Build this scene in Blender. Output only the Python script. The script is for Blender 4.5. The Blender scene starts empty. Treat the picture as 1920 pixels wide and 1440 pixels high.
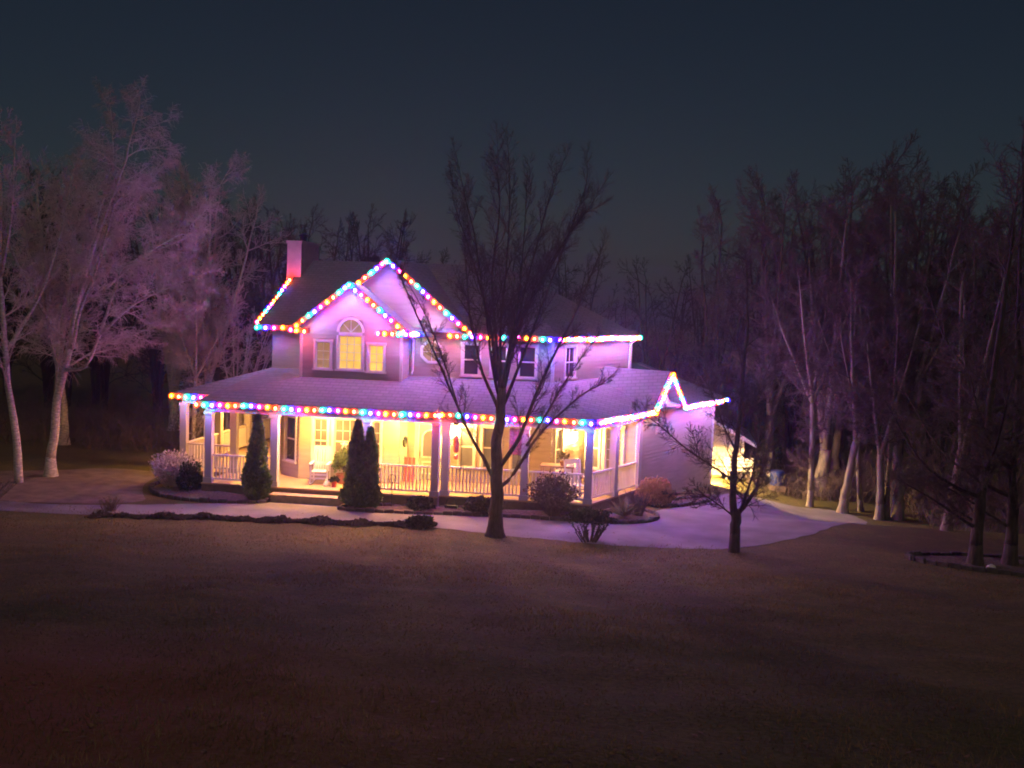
import bpy, math, random
from mathutils import Vector, Matrix
R = math.radians
random.seed(11)
sc = bpy.context.scene
col = sc.collection

# ------------------------------------------------------------------ camera
PSI, PITCH, ROLL = R(8.0), math.atan(0.08), R(2.0)
fw = Vector((-math.sin(PSI)*math.cos(PITCH), math.cos(PSI)*math.cos(PITCH), -math.sin(PITCH)))
r0 = Vector((math.cos(PSI), math.sin(PSI), 0)); u0 = r0.cross(fw)
rt = r0*math.cos(ROLL)+u0*math.sin(ROLL); up = rt.cross(fw)
cd = bpy.data.cameras.new('camera'); cam = bpy.data.objects.new('camera', cd); col.objects.link(cam)
cam.matrix_world = Matrix(((rt.x, up.x, -fw.x, 0), (rt.y, up.y, -fw.y, 0), (rt.z, up.z, -fw.z, 6.7), (0, 0, 0, 1)))
cd.sensor_width = 36; cd.lens = 37.5; cd.clip_end = 600; cd.clip_start = .1
sc.camera = cam

# ------------------------------------------------------------------ night sky (moonlit) and moon
MOON_EL, MOON_AZ = R(48), R(168)           # moon behind the camera, a little to its right
w = bpy.data.worlds.new('World'); sc.world = w; w.use_nodes = True
nt = w.node_tree; bgn = nt.nodes['Background']
sky = nt.nodes.new('ShaderNodeTexSky'); sky.sky_type = 'NISHITA'; sky.sun_disc = False
sky.sun_elevation = MOON_EL; sky.sun_rotation = MOON_AZ
sky.air_density = 1.0; sky.dust_density = 1.0; sky.ozone_density = 3.0
nt.links.new(sky.outputs[0], bgn.inputs[0]); bgn.inputs[1].default_value = 0.0053
sd = bpy.data.lights.new('moon', 'SUN'); moon = bpy.data.objects.new('moon', sd); col.objects.link(moon)
sd.energy = 0.27; sd.angle = R(0.6); sd.color = (1, .76, .48)
mdir = Vector((math.sin(MOON_AZ)*math.cos(MOON_EL), math.cos(MOON_AZ)*math.cos(MOON_EL), math.sin(MOON_EL)))
moon.rotation_euler = mdir.to_track_quat('Z', 'Y').to_euler()
sc.view_settings.view_transform = 'Standard'; sc.view_settings.look = 'None'
sc.view_settings.exposure = 0; sc.view_settings.gamma = 1
sc.render.engine = 'CYCLES'; sc.cycles.pixel_filter_type = 'BLACKMAN_HARRIS'; sc.cycles.filter_width = 1.9; sc.cycles.max_bounces = 5; sc.cycles.diffuse_bounces = 3; sc.cycles.volume_bounces = 0

ADDED_HAZE = 0.0010
BULB_L = 225.0        # radiance of a string bulb
LAMP_L = 2600.0      # radiance of a porch lantern's glass

# ------------------------------------------------------------------ helpers
def tag(o, label=None, cat=None, group=None, kind=None):
    if label: o['label'] = label
    if cat: o['category'] = cat
    if group: o['group'] = group
    if kind: o['kind'] = kind
    return o

def empty(name, loc, label=None, cat=None, group=None, rz=0):
    o = bpy.data.objects.new(name, None); col.objects.link(o)
    o.location = loc; o.rotation_euler = (0, 0, rz); o.empty_display_size = .1
    return tag(o, label, cat, group)

class MB:
    def __init__(s): s.v = []; s.f = []
    def quad(s, *p):
        n = len(s.v); s.v += [tuple(q) for q in p]; s.f.append(tuple(range(n, n+len(p))))
    def hexa(s, a, b):
        """two matching quads a (4 pts) and b (4 pts) -> closed solid"""
        n = len(s.v); s.v += [tuple(q) for q in a]+[tuple(q) for q in b]
        s.f += [(n, n+1, n+2, n+3), (n+7, n+6, n+5, n+4), (n, n+4, n+5, n+1), (n+1, n+5, n+6, n+2), (n+2, n+6, n+7, n+3), (n+3, n+7, n+4, n)]
    def box(s, x0, x1, y0, y1, z0, z1):
        s.hexa([(x0, y0, z0), (x0, y1, z0), (x1, y1, z0), (x1, y0, z0)], [(x0, y0, z1), (x0, y1, z1), (x1, y1, z1), (x1, y0, z1)])
    def lbox(s, O, e, u0, u1, n0, n1, z0, z1):
        """box in wall coordinates: u along e, n outward, z up"""
        nx, ny = e[1], -e[0]
        P = lambda u, n, z: (O[0]+e[0]*u+nx*n, O[1]+e[1]*u+ny*n, z)
        s.hexa([P(u0, n1, z0), P(u0, n0, z0), P(u1, n0, z0), P(u1, n1, z0)], [P(u0, n1, z1), P(u0, n0, z1), P(u1, n0, z1), P(u1, n1, z1)])
    def beam(s, p0, p1, wd, ht, upv=(0, 0, 1)):
        p0 = Vector(p0); p1 = Vector(p1); d = (p1-p0).normalized(); a = d.cross(Vector(upv))
        if a.length < 1e-4: a = d.cross(Vector((1, 0, 0)))
        a = a.normalized()*wd/2; b = a.cross(d).normalized()*ht/2
        s.hexa([p0-a-b, p0+a-b, p0+a+b, p0-a+b], [p1-a-b, p1+a-b, p1+a+b, p1-a+b])
    def tube(s, pts, rad, n=5, cap=True):
        base = len(s.v); k = len(pts); prev = None
        for i, p in enumerate(pts):
            p = Vector(p)
            d = (Vector(pts[min(i+1, k-1)])-Vector(pts[max(i-1, 0)]))
            if d.length < 1e-9: d = Vector((0, 0, 1))
            d.normalize()
            a = d.cross(Vector((.31, .95, .02)) if abs(d.z) > .7 else Vector((0, 0, 1)))
            a.normalize(); b = d.cross(a); r = rad[i]
            for j in range(n):
                t = 2*math.pi*j/n; c, q = math.cos(t)*r, math.sin(t)*r
                s.v.append((p.x+a.x*c+b.x*q, p.y+a.y*c+b.y*q, p.z+a.z*c+b.z*q))
        for i in range(k-1):
            for j in range(n):
                a0 = base+i*n+j; a1 = base+i*n+(j+1) % n
                s.f.append((a0, a1, a1+n, a0+n))
        if cap:
            s.f.append(tuple(range(base+n-1, base-1, -1))); s.f.append(tuple(range(base+(k-1)*n, base+k*n)))
    def lathe(s, prof, c=(0, 0, 0), n=10):
        base = len(s.v); k = len(prof)
        for r, z in prof:
            for j in range(n):
                t = 2*math.pi*j/n; s.v.append((c[0]+r*math.cos(t), c[1]+r*math.sin(t), c[2]+z))
        for i in range(k-1):
            for j in range(n):
                a0 = base+i*n+j; a1 = base+i*n+(j+1) % n; s.f.append((a0, a1, a1+n, a0+n))
        s.f.append(tuple(range(base+n-1, base-1, -1))); s.f.append(tuple(range(base+(k-1)*n, base+k*n)))
    def mesh(s, name, m, smooth=False):
        me = bpy.data.meshes.new(name); me.from_pydata(s.v, [], s.f); me.update()
        me.materials.append(m)
        if smooth:
            for p in me.polygons: p.use_smooth = True
        return me
    def build(s, name, m, parent=None, smooth=False, solid=0):
        o = bpy.data.objects.new(name, s.mesh(name, m, smooth)); col.objects.link(o)
        if parent is not None:
            o.parent = parent; o.matrix_parent_inverse = winv(parent)
        if solid:
            md = o.modifiers.new('s', 'SOLIDIFY'); md.thickness = solid; md.offset = -1
        return o

def winv(o):
    m = Matrix.Translation(o.location) @ o.rotation_euler.to_matrix().to_4x4()
    if o.parent is not None: m = (winv(o.parent).inverted() @ o.matrix_parent_inverse) @ m if True else m
    return m.inverted()

def inst(me, name, loc, parent=None, rot=(0, 0, 0), scale=(1, 1, 1)):
    o = bpy.data.objects.new(name, me); col.objects.link(o)
    o.location = loc; o.rotation_euler = rot; o.scale = scale
    if parent is not None:
        o.parent = parent; o.matrix_parent_inverse = winv(parent)
    return o

# ------------------------------------------------------------------ materials
def mat(name, c, rough=.7, var=.25, scale=6., bump=0., c2=None, spec=.3, stretch=(1, 1, 1), detail=4.):
    m = bpy.data.materials.new(name); m.use_nodes = True; t = m.node_tree; b = t.nodes['Principled BSDF']
    b.inputs['Roughness'].default_value = rough; b.inputs['Specular IOR Level'].default_value = spec
    tc = t.nodes.new('ShaderNodeTexCoord'); mp = t.nodes.new('ShaderNodeMapping'); mp.inputs['Scale'].default_value = stretch
    no = t.nodes.new('ShaderNodeTexNoise'); no.inputs['Scale'].default_value = scale; no.inputs['Detail'].default_value = detail
    rp = t.nodes.new('ShaderNodeValToRGB'); rp.color_ramp.elements[0].position = .3; rp.color_ramp.elements[1].position = .7
    c2 = c2 or tuple(x*(1+var) for x in c)
    rp.color_ramp.elements[0].color = tuple(x*(1-var) for x in c)+(1,); rp.color_ramp.elements[1].color = tuple(min(1, x) for x in c2)+(1,)
    L = t.links.new
    L(tc.outputs['Object'], mp.inputs[0]); L(mp.outputs[0], no.inputs[0]); L(no.outputs[0], rp.inputs[0]); L(rp.outputs[0], b.inputs['Base Color'])
    if bump:
        bn = t.nodes.new('ShaderNodeBump'); bn.inputs['Strength'].default_value = bump; bn.inputs['Distance'].default_value = .03
        L(no.outputs[0], bn.inputs['Height']); L(bn.outputs[0], b.inputs['Normal'])
    return m

def emit(name, c, s, var=0., scale=3.):
    m = bpy.data.materials.new(name); m.use_nodes = True; t = m.node_tree; b = t.nodes['Principled BSDF']
    b.inputs['Base Color'].default_value = (.1, .1, .1, 1); b.inputs['Roughness'].default_value = .2
    b.inputs['Emission Color'].default_value = c+(1,); b.inputs['Emission Strength'].default_value = s
    if var:
        tc = t.nodes.new('ShaderNodeTexCoord'); no = t.nodes.new('ShaderNodeTexNoise'); no.inputs['Scale'].default_value = scale
        mr = t.nodes.new('ShaderNodeMapRange'); mr.inputs['To Min'].default_value = s*(1-var); mr.inputs['To Max'].default_value = s*(1+var)
        mr.inputs['From Min'].default_value = .3; mr.inputs['From Max'].default_value = .7
        t.links.new(tc.outputs['Object'], no.inputs[0]); t.links.new(no.outputs[0], mr.inputs[0]); t.links.new(mr.outputs[0], b.inputs['Emission Strength'])
    return m

def roof_mat():
    m = mat('roof_shingle', (.16, .15, .155), .9, .35, 9, .2)
    t = m.node_tree; b = t.nodes['Principled BSDF']; L = t.links.new
    tc = t.nodes.new('ShaderNodeTexCoord'); br = t.nodes.new('ShaderNodeTexBrick')
    mp = t.nodes.new('ShaderNodeMapping'); mp.inputs['Rotation'].default_value = (R(-70), 0, 0)
    br.inputs['Scale'].default_value = 1; br.inputs['Brick Width'].default_value = .3; br.inputs['Row Height'].default_value = .14
    br.inputs['Mortar Size'].default_value = .012
    br.inputs['Color1'].default_value = (.27, .26, .265, 1); br.inputs['Color2'].default_value = (.225, .215, .22, 1); br.inputs['Mortar'].default_value = (.16, .155, .16, 1)
    L(tc.outputs['Object'], mp.inputs[0]); L(mp.outputs[0], br.inputs[0]); L(br.outputs[0], b.inputs['Base Color'])
    bn = t.nodes.new('ShaderNodeBump'); bn.inputs['Strength'].default_value = .5; bn.inputs['Distance'].default_value = .02
    L(br.outputs['Fac'], bn.inputs['Height']); bn.invert = True; L(bn.outputs[0], b.inputs['Normal'])
    return m

def translucent(m):
    t = m.node_tree; b = t.nodes['Principled BSDF']; o = t.nodes['Material Output']; tr = t.nodes.new('ShaderNodeBsdfTranslucent'); mx = t.nodes.new('ShaderNodeMixShader'); mx.inputs[0].default_value = .5
    t.links.new(b.inputs['Base Color'].links[0].from_socket, tr.inputs[0]); t.links.new(b.outputs[0], mx.inputs[1]); t.links.new(tr.outputs[0], mx.inputs[2]); t.links.new(mx.outputs[0], o.inputs[0]); return m

def lawn_mat():
    m = mat('winter_lawn', (.118, .100, .026), 1, .45, 16, .9, c2=(.165, .14, .036), detail=9)
    t = m.node_tree; b = t.nodes['Principled BSDF']; L = t.links.new; src = b.inputs['Base Color'].links[0].from_socket
    tc = t.nodes.new('ShaderNodeTexCoord')
    def layer(scale, lo, hi, colr, fac, src, off=0):
        mp = t.nodes.new('ShaderNodeMapping'); mp.inputs['Location'].default_value = (off, off*2, 0); n = t.nodes.new('ShaderNodeTexNoise'); n.inputs['Scale'].default_value = scale; n.inputs['Detail'].default_value = 7; n.inputs['Roughness'].default_value = .65
        mr = t.nodes.new('ShaderNodeMapRange'); mr.inputs['From Min'].default_value = lo; mr.inputs['From Max'].default_value = hi; mr.inputs['To Max'].default_value = fac
        mx = t.nodes.new('ShaderNodeMix'); mx.data_type = 'RGBA'; mx.inputs['B'].default_value = colr+(1,)
        L(tc.outputs['Object'], mp.inputs[0]); L(mp.outputs[0], n.inputs[0]); L(n.outputs[0], mr.inputs[0]); L(mr.outputs[0], mx.inputs['Factor']); L(src, mx.inputs['A']); return mx.outputs['Result'], mr
    src, _ = layer(.35, .45, .62, (.085, .088, .022), .75, src)
    src, _ = layer(1.6, .52, .68, (.19, .15, .045), .6, src, 5)
    src, _ = layer(3.7, .58, .70, (.06, .045, .022), .7, src, 9)
    # reddish brown tint, strongest near the bottom left of the slope
    vd = t.nodes.new('ShaderNodeVectorMath'); vd.operation = 'DISTANCE'; vd.inputs[1].default_value = (-5.2, 8.0, 3.1); L(tc.outputs['Object'], vd.inputs[0])
    mr = t.nodes.new('ShaderNodeMapRange'); mr.inputs['From Min'].default_value = 1.; mr.inputs['From Max'].default_value = 5.2; mr.inputs['To Min'].default_value = .8; mr.inputs['To Max'].default_value = 0
    mx = t.nodes.new('ShaderNodeMix'); mx.data_type = 'RGBA'; mx.inputs['B'].default_value = (.26, .085, .035, 1); L(vd.outputs['Value'], mr.inputs[0]); L(mr.outputs[0], mx.inputs['Factor']); L(src, mx.inputs['A'])
    L(mx.outputs['Result'], b.inputs['Base Color'])
    return m

M = dict(
    siding=mat('siding', (.43, .37, .30), .6, .10, 3, .05, stretch=(.4, .4, 3)),
    trim=mat('white_trim', (.72, .69, .64), .5, .06, 5),
    fascia=mat('bronze_gutter', (.05, .042, .04), .6, .12, 4),
    roof=roof_mat(), post=mat('post_paint', (.42, .40, .38), .55, .06, 5), beam=mat('beam_paint', (.40, .37, .34), .6, .08, 4),
    brick=mat('chimney_siding', (.52, .40, .36), .8, .12, 5, .1),
    floor=mat('deck_board', (.42, .30, .18), .5, .2, 3, .05, stretch=(.5, 8, 8)),
    ceil=mat('porch_ceiling', (.62, .57, .48), .6, .06, 3),
    skirt=mat('porch_skirt', (.20, .15, .11), .8, .2, 8, .1),
    step=mat('step_wood', (.36, .28, .20), .7, .2, 6, .05),
    metal=mat('dark_metal', (.03, .03, .03), .4, .2, 20, 0, spec=.5),
    door=mat('door_green_grey', (.34, .42, .36), .5, .08, 4),
    dark=mat('dark_pane', (.035, .035, .045), .08, .1, 2, 0, spec=.6),
    lit=emit('lit_shade', (.86, .50, .045), 1.25, .28, 1.6),
    litdim=emit('lit_shade_dim', (.62, .34, .10), .50, .35, 3.),
    litpale=emit('lit_fan', (.62, .36, .14), .55, .25, 5.),
    warm=emit('warm_room_pane', (.42, .20, .05), .36, .5, 2.2),
    warmd=emit('dim_room_pane', (.40, .26, .14), .16, .5, 2.),
    lamp=emit('lantern_glass', (1, .50, .13), LAMP_L), flood=emit('flood_bulb', (1, .62, .20), 60000.), dome=emit('ceiling_light', (1, .47, .10), 1250.),
    white=mat('white_paint', (.75, .72, .66), .45, .05, 6),
    red=mat('red_paint', (.42, .07, .06), .5, .2, 8),
    pink=mat('banner_cloth', (.40, .13, .17), .8, .4, 14),
    wreath=mat('evergreen_wreath', (.04, .06, .03), .9, .4, 30, .4),
    pot=mat('clay_pot', (.35, .16, .09), .8, .15, 9),
    table=mat('table_wood', (.45, .30, .18), .5, .15, 6),
    blue=mat('blue_plastic', (.015, .035, .20), .4, .1, 5),
    concrete=mat('driveway_concrete', (.225, .21, .205), .9, .30, .8, .25, detail=9),
    dirt=mat('pale_dirt', (.20, .15, .115), 1, .3, 2.2, .4, detail=9), leaf=mat('dry_leaf', (.20, .12, .06), .8, .5, 30),
    mulch=mat('mulch', (.13, .095, .075), 1, .45, 14, .8),
    stone=mat('edging_stone', (.10, .085, .08), .9, .4, 9, .5),
    lawn=lawn_mat(),
    blade=translucent(mat('grass_blade', (.24, .185, .07), .9, .4, 1.2, 0, c2=(.30, .25, .09))),
    bark=mat('bark', (.075, .060, .050), .95, .4, 9, .7, stretch=(2, 2, .4)),
    twig=mat('twig', (.085, .068, .058), .95, .25, 3),
    birch=mat('pale_bark', (.50, .45, .40), .85, .45, 7, .3, stretch=(1, 1, 3)),
    dwood=mat('far_wood', (.036, .028, .025), .95, .25, 2),
    btwig=mat('pale_twig', (.60, .50, .46), .9, .2, 3),
    bark_unlit=mat('unlit_bark', (.10, .082, .065), .95, .4, 8, .6, stretch=(2, 2, .5)),  # darker trunk bark, lack of lamp light put into the colour
    bark_lit=mat('lit_bark', (.24, .21, .155), .9, .3, 6, .5, stretch=(2, 2, .5)),  # paler trunk bark, lamp light put into the colour
    wtwig=mat('wood_twig', (.13, .100, .085), .95, .25, 2),
    arb=mat('arborvitae_leaf', (.15, .21, .07), .8, .45, 5, 0),
    pine=mat('pine_needle', (.030, .045, .025), .9, .4, 3),
    shrub=mat('shrub_twig', (.13, .10, .085), .9, .3, 8),
    dshrub=mat('dark_shrub_leaf', (.055, .065, .035), .85, .4, 8),
    oshrub=mat('tan_shrub_leaf', (.42, .27, .13), .9, .3, 9),
    yucca=mat('yucca_leaf', (.34, .33, .15), .7, .25, 5),
    hay=mat('dry_stem', (.24, .19, .12), .9, .3, 8),
    cord=mat('cord', (.03, .05, .03), .7, .1, 9),
)
BC = [(1, .15, .003), (1, .03, .007), (.005, .75, .48), (.03, .008, 1.0), (1, .02, .14)]
BS = [1.15, 1.0, 1.5, 4.3, 1.1]
CN = ('orange', 'red', 'teal', 'blue', 'pink')
BM = [emit('bulb_%s' % n, c, BULB_L*s) for n, c, s in zip(CN, BC, BS)]
def halo_glow(n, c, s):  # see-through emissive shell that stands in for a bulb's halo
    m = bpy.data.materials.new('halo_'+n); m.use_nodes = True; t = m.node_tree; t.nodes.clear()
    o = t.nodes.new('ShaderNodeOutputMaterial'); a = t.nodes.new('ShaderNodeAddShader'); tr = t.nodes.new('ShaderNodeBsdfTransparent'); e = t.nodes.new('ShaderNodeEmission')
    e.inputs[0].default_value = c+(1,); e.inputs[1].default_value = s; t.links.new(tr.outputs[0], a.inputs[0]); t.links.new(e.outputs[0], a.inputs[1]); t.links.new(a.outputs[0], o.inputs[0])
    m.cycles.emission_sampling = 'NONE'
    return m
GM = [halo_glow(n, c, s) for n, c, s in zip(CN, [(1, .13, .0), (1, .025, .005), (.0, .5, .32), (.03, .005, 1.), (1, .01, .16)], (.6, .55, .5, .9, .5))]

# ------------------------------------------------------------------ ground
def ss(a, b, v):
    v = min(1, max(0, (v-a)/(b-a))); return v*v*(3-2*v)
def g0(X, Y):
    t = max(0., 29.4-Y)
    return .17*((t*t+9)**.5-3)-.35*ss(-1, 2, X)*ss(33.5, 39, Y)-.6*ss(2.5, 6, X)*ss(33.5, 41, Y)
def bumps(X, Y):
    a = ss(30.5, 26, Y)
    return a*(.05*math.sin(X*.9+1.3*math.sin(Y*.31))*math.sin(Y*.7+.5)+.03*math.sin(X*2.3+Y*1.1)+.02*math.sin(X*.4-Y*3.1+2))
def g(X, Y): return g0(X, Y)+bumps(X, Y)

def axis(a, b, fine):
    out = [a]; x = a
    while x < b:
        x += fine(x); out.append(min(x, b))
    return out
xs = axis(-160, 160, lambda x: .5 if -24 < x < 14 else (3 if abs(x) < 60 else 14))
ys = axis(-8, 260, lambda y: .4 if y < 44 else (2 if y < 70 else 16))
mb = MB(); nx = len(xs)
for y in ys:
    for x in xs: mb.v.append((x, y, g(x, y)))
for j in range(len(ys)-1):
    for i in range(nx-1):
        a = j*nx+i; mb.f.append((a, a+1, a+1+nx, a+nx))
lawn = tag(mb.build('lawn', M['lawn'], smooth=True), kind='structure')

# grass blades over the slope, denser near the camera
mb = MB(); rnd = random.Random(3)
n = 0
while n < 95000:
    d = 6.5+23.2*rnd.random()**1.1
    a = (rnd.random()-.5)*1.12
    X = d*(math.tan(a)*1.0)-math.tan(PSI)*d; Y = d
    if not (Y < 29.6 + .35*math.sin(X*1.7)): continue
    z = g(X, Y); h = (.014+.045*rnd.random()**2)*(1+d*.012)*(.6+.8*ss(-.6, .8, math.sin(X*.8+1.7*math.sin(Y*.5))+math.sin(Y*.9-X*.3)*.6)); t = rnd.random()*6.283
    wd = .004*(1+d*.06); lx, ly = (rnd.random()-.5)*h*1.5, (rnd.random()-.5)*h*1.5
    cx, cy = math.cos(t)*wd, math.sin(t)*wd
    k = len(mb.v); mb.v += [(X-cx, Y-cy, z-.01), (X+cx, Y+cy, z-.01), (X+lx, Y+ly, z+h)]; mb.f.append((k, k+1, k+2)); n += 1
tag(mb.build('grass', M['blade']), 'short dry winter grass covering the sloping front lawn', 'grass', kind='stuff')

def sheet(name, outline, m, dz, kind='structure', step=.45, label=None):
    """a draped sheet inside a polygon outline"""
    import mathutils.geometry as mg
    xs_ = [p[0] for p in outline]; ys_ = [p[1] for p in outline]
    pts = [Vector(p) for p in outline]; nb = len(pts); edges = [(i, (i+1) % nb) for i in range(nb)]
    def inside(x, y):
        c = False; j = nb-1
        for i in range(nb):
            xi, yi = outline[i]; xj, yj = outline[j]
            if (yi > y) != (yj > y) and x < (xj-xi)*(y-yi)/(yj-yi)+xi: c = not c
            j = i
        return c
    x = min(xs_)+step*.37
    while x < max(xs_):
        y = min(ys_)+step*.41
        while y < max(ys_):
            if inside(x, y): pts.append(Vector((x, y)))
            y += step
        x += step
    vo, eo, fo = mg.delaunay_2d_cdt([Vector((p[0], p[1])) for p in pts], edges, [], 1, 1e-4)[:3]
    b = MB(); b.v = [(v.x, v.y, g(v.x, v.y)+dz) for v in vo]; b.f = [tuple(f) for f in fo]
    return tag(b.build(name, m, smooth=True), label, None, None, kind)

def smooth_poly(pts, it=2):
    for _ in range(it):
        o = []
        for i in range(len(pts)):
            a, b = pts[i], pts[(i+1) % len(pts)]
            o += [(a[0]*.75+b[0]*.25, a[1]*.75+b[1]*.25), (a[0]*.25+b[0]*.75, a[1]*.25+b[1]*.75)]
        pts = o
    return pts

drive = smooth_poly([(-40, 27.6), (-30, 27.6), (-22, 27.5), (-16, 28.6), (-12.5, 29.4), (-9, 29.9), (-6.5, 29.9), (-4.5, 29.55), (-1.8, 29.2), (.5, 29.2), (2.4, 29.7), (4.4, 31.9), (6.2, 35.0), (7.5, 38.6), (7.5, 40.4), (6.7, 42.0),
                     (4.2, 41.4), (2.4, 40.6), (1.4, 38.0), (.3, 35.0), (-1.0, 32.9), (-4, 32.6), (-9, 32.3), (-12, 32.1), (-15, 30.6), (-18, 29.6), (-24, 29.4), (-30, 29.4), (-40, 29.4)], 2)
_r = random.Random(8); drive = [(x+_r.uniform(-.05, .05), y+_r.uniform(-.07, .07)) for x, y in smooth_poly(drive, 1)]
sheet('driveway', drive, M['concrete'], .012)

sheet('dirt_yard', smooth_poly([(-26, 29.7), (-20, 29.6), (-17.5, 29.9), (-15.6, 30.8), (-16.4, 32.0), (-17.3, 33.8), (-17.5, 36), (-20, 36.4), (-21.5, 34.9), (-26, 33.5)], 2), M['dirt'], .009)
lb = MB(); rr = random.Random(17)
for k in range(2600):
    d = 7+24*rr.random(); X = d*math.tan((rr.random()-.5)*1.1)-math.tan(PSI)*d; Y = d
    a = rr.random()*6.28; s_ = rr.uniform(.018, .045); z = g(X, Y)+rr.uniform(.012, .03); c, q = math.cos(a)*s_, math.sin(a)*s_; k_ = len(lb.v)
    lb.v += [(X+c, Y+q, z), (X-q*.6, Y+c*.6, z+rr.uniform(0, .02)), (X-c, Y-q, z+rr.uniform(0, .015)), (X+q*.6, Y-c*.6, z)]; lb.f.append((k_, k_+1, k_+2, k_+3))
tag(lb.build('fallen_leaves', M['leaf']), 'scattered dry fallen leaves on the lawn', 'leaves', kind='stuff')

# ------------------------------------------------------------------ house
D = (.4, .9165)                      # direction of the angled right wing
NW = (D[1], -D[0])                   # its outward normal (towards the drive)
house = empty('house', (-8, 35, 0), 'two-storey beige sided farmhouse with wraparound porch, lit windows and chimney', 'house')

def clap(O, e, z0, z1, prof, holes=(), exp=.125, lip=.022, name='wall', m=None):
    """lapped boards on a wall; prof(z) -> (u0,u1)"""
    nxx, nyy = e[1], -e[0]; b = MB()
    zs = [z0]
    z = z0
    brk = sorted({h[2] for h in holes} | {h[3] for h in holes})
    k = 0
    cuts = []
    while z < z1-1e-4:
        zn = min(z0+(k+1)*exp, z1); k += 1
        inner = [q for q in brk if z+1e-3 < q < zn-1e-3]
        seq = [z]+inner+[zn]
        for a, c in zip(seq[:-1], seq[1:]): cuts.append((a, c, z, zn))
        z = zn
    for a, c, zb, zt in cuts:
        zm = (a+c)/2
        ua, ub = prof(a); va, vb = prof(c)
        f = lambda q: lip*(1-(q-zb)/exp)
        hs = sorted((h[0], h[1]) for h in holes if h[2] < zm < h[3])
        segs = []; cur = None
        lo, hi = ua, ub
        cur = lo
        for h0, h1 in hs:
            if h0 > cur: segs.append((cur, min(h0, hi)))
            cur = max(cur, h1)
        if cur < hi: segs.append((cur, hi))
        P = lambda u, n, zz: (O[0]+e[0]*u+nxx*n, O[1]+e[1]*u+nyy*n, zz)
        for s0, s1 in segs:
            if s1-s0 < 1e-3: continue
            t0 = max(s0, va) if s0 == ua else s0; t1 = min(s1, vb) if s1 == ub else s1
            if t1 < t0: t0 = t1 = (t0+t1)/2
            b.quad(P(s0, f(a), a), P(s1, f(a), a), P(t1, f(c), c), P(t0, f(c), c))
            if a == zb: b.quad(P(s0, -.005, a), P(s1, -.005, a), P(s1, f(a), a), P(s0, f(a), a))
    return b.build(name, m or M['siding'], house)

def window(O, e, u0, u1, z0, z1, cols, rows, pm, cas=.075, meet=True, arch=0, sill=True, cm=None, label=None, mun=.016):
    """casing + sash + one pane per light, set in a wall; returns the hole"""
    cm = cm or M['trim']; b = MB()
    b.lbox(O, e, u0-cas, u0, -.08, .045, z0, z1); b.lbox(O, e, u1, u1+cas, -.08, .045, z0, z1)
    if not arch: b.lbox(O, e, u0-cas-.02, u1+cas+.02, -.08, .05, z1, z1+cas*1.15)
    b.lbox(O, e, u0-cas-.03, u1+cas+.03, -.08, .075, z0-.06, z0)
    nxx, nyy = e[1], -e[0]
    P = lambda u, n, z: (O[0]+e[0]*u+nxx*n, O[1]+e[1]*u+nyy*n, z)
    if arch:
        uc = (u0+u1)/2; r = (u1-u0)/2; N = 14
        b.lbox(O, e, u0, u1, -.07, .03, z1, z1+.10)
        zz = z1+.10
        for k in range(N):
            a, c = math.pi*k/N, math.pi*(k+1)/N
            q = lambda rr, t, n: P(uc+rr*math.cos(t), n, zz+arch*rr/r*math.sin(t) if rr <= r else zz+(arch+rr-r)*math.sin(t))
            b.hexa([q(r, a, .045), q(r, c, .045), q(r+cas, c, .045), q(r+cas, a, .045)], [q(r, a, -.08), q(r, c, -.08), q(r+cas, c, -.08), q(r+cas, a, -.08)])
    wd = b.build('window', cm, house)
    if label: wd['label'] = label
    s = MB()
    fr = .035
    s.lbox(O, e, u0, u0+fr, -.06, -.01, z0, z1); s.lbox(O, e, u1-fr, u1, -.06, -.01, z0, z1)
    s.lbox(O, e, u0+fr, u1-fr, -.06, -.01, z0, z0+fr); s.lbox(O, e, u0+fr, u1-fr, -.06, -.01, z1-fr, z1)
    zm = (z0+z1)/2
    if meet: s.lbox(O, e, u0+fr, u1-fr, -.06, -.005, zm-.022, zm+.022)
    cw = (u1-u0-2*fr)/cols; rh = (z1-z0-2*fr)/rows
    for i in range(1, cols): s.lbox(O, e, u0+fr+i*cw-mun/2, u0+fr+i*cw+mun/2, -.05, -.022, z0+fr, z1-fr)
    for j in range(1, rows):
        if meet and j*2 == rows: continue
        s.lbox(O, e, u0+fr, u1-fr, -.048, -.02, z0+fr+j*rh-mun/2, z0+fr+j*rh+mun/2)
    s.build('sash', cm, wd)
    for i in range(cols):
        for j in range(rows):
            p = MB(); a, c = u0+fr+i*cw, u0+fr+(i+1)*cw; d0, d1 = z0+fr+j*rh, z0+fr+(j+1)*rh
            p.lbox(O, e, a+.002, c-.002, -.045, -.037, d0+.002, d1-.002); p.build('pane', pm[j % len(pm)] if isinstance(pm, list) else pm, wd)
    if arch:
        p = MB(); N = 14; ring = [P(uc+(r-.01)*math.cos(math.pi*k/N), -.03, zz+(arch-.01)*math.sin(math.pi*k/N)) for k in range(N+1)]
        p.quad(*ring); o = p.build('pane', M['litpale'], wd)
        p = MB()
        for t in (45, 90, 135):
            t = R(t); p.beam(P(uc, -.02, zz), P(uc+(r)*math.cos(t), -.02, zz+arch*math.sin(t)), .015, .02)
        p.build('muntin', cm, wd)
    return (u0-.01, u1+.01, z0-.01, z1+.01)

EX = (1, 0)
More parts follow.
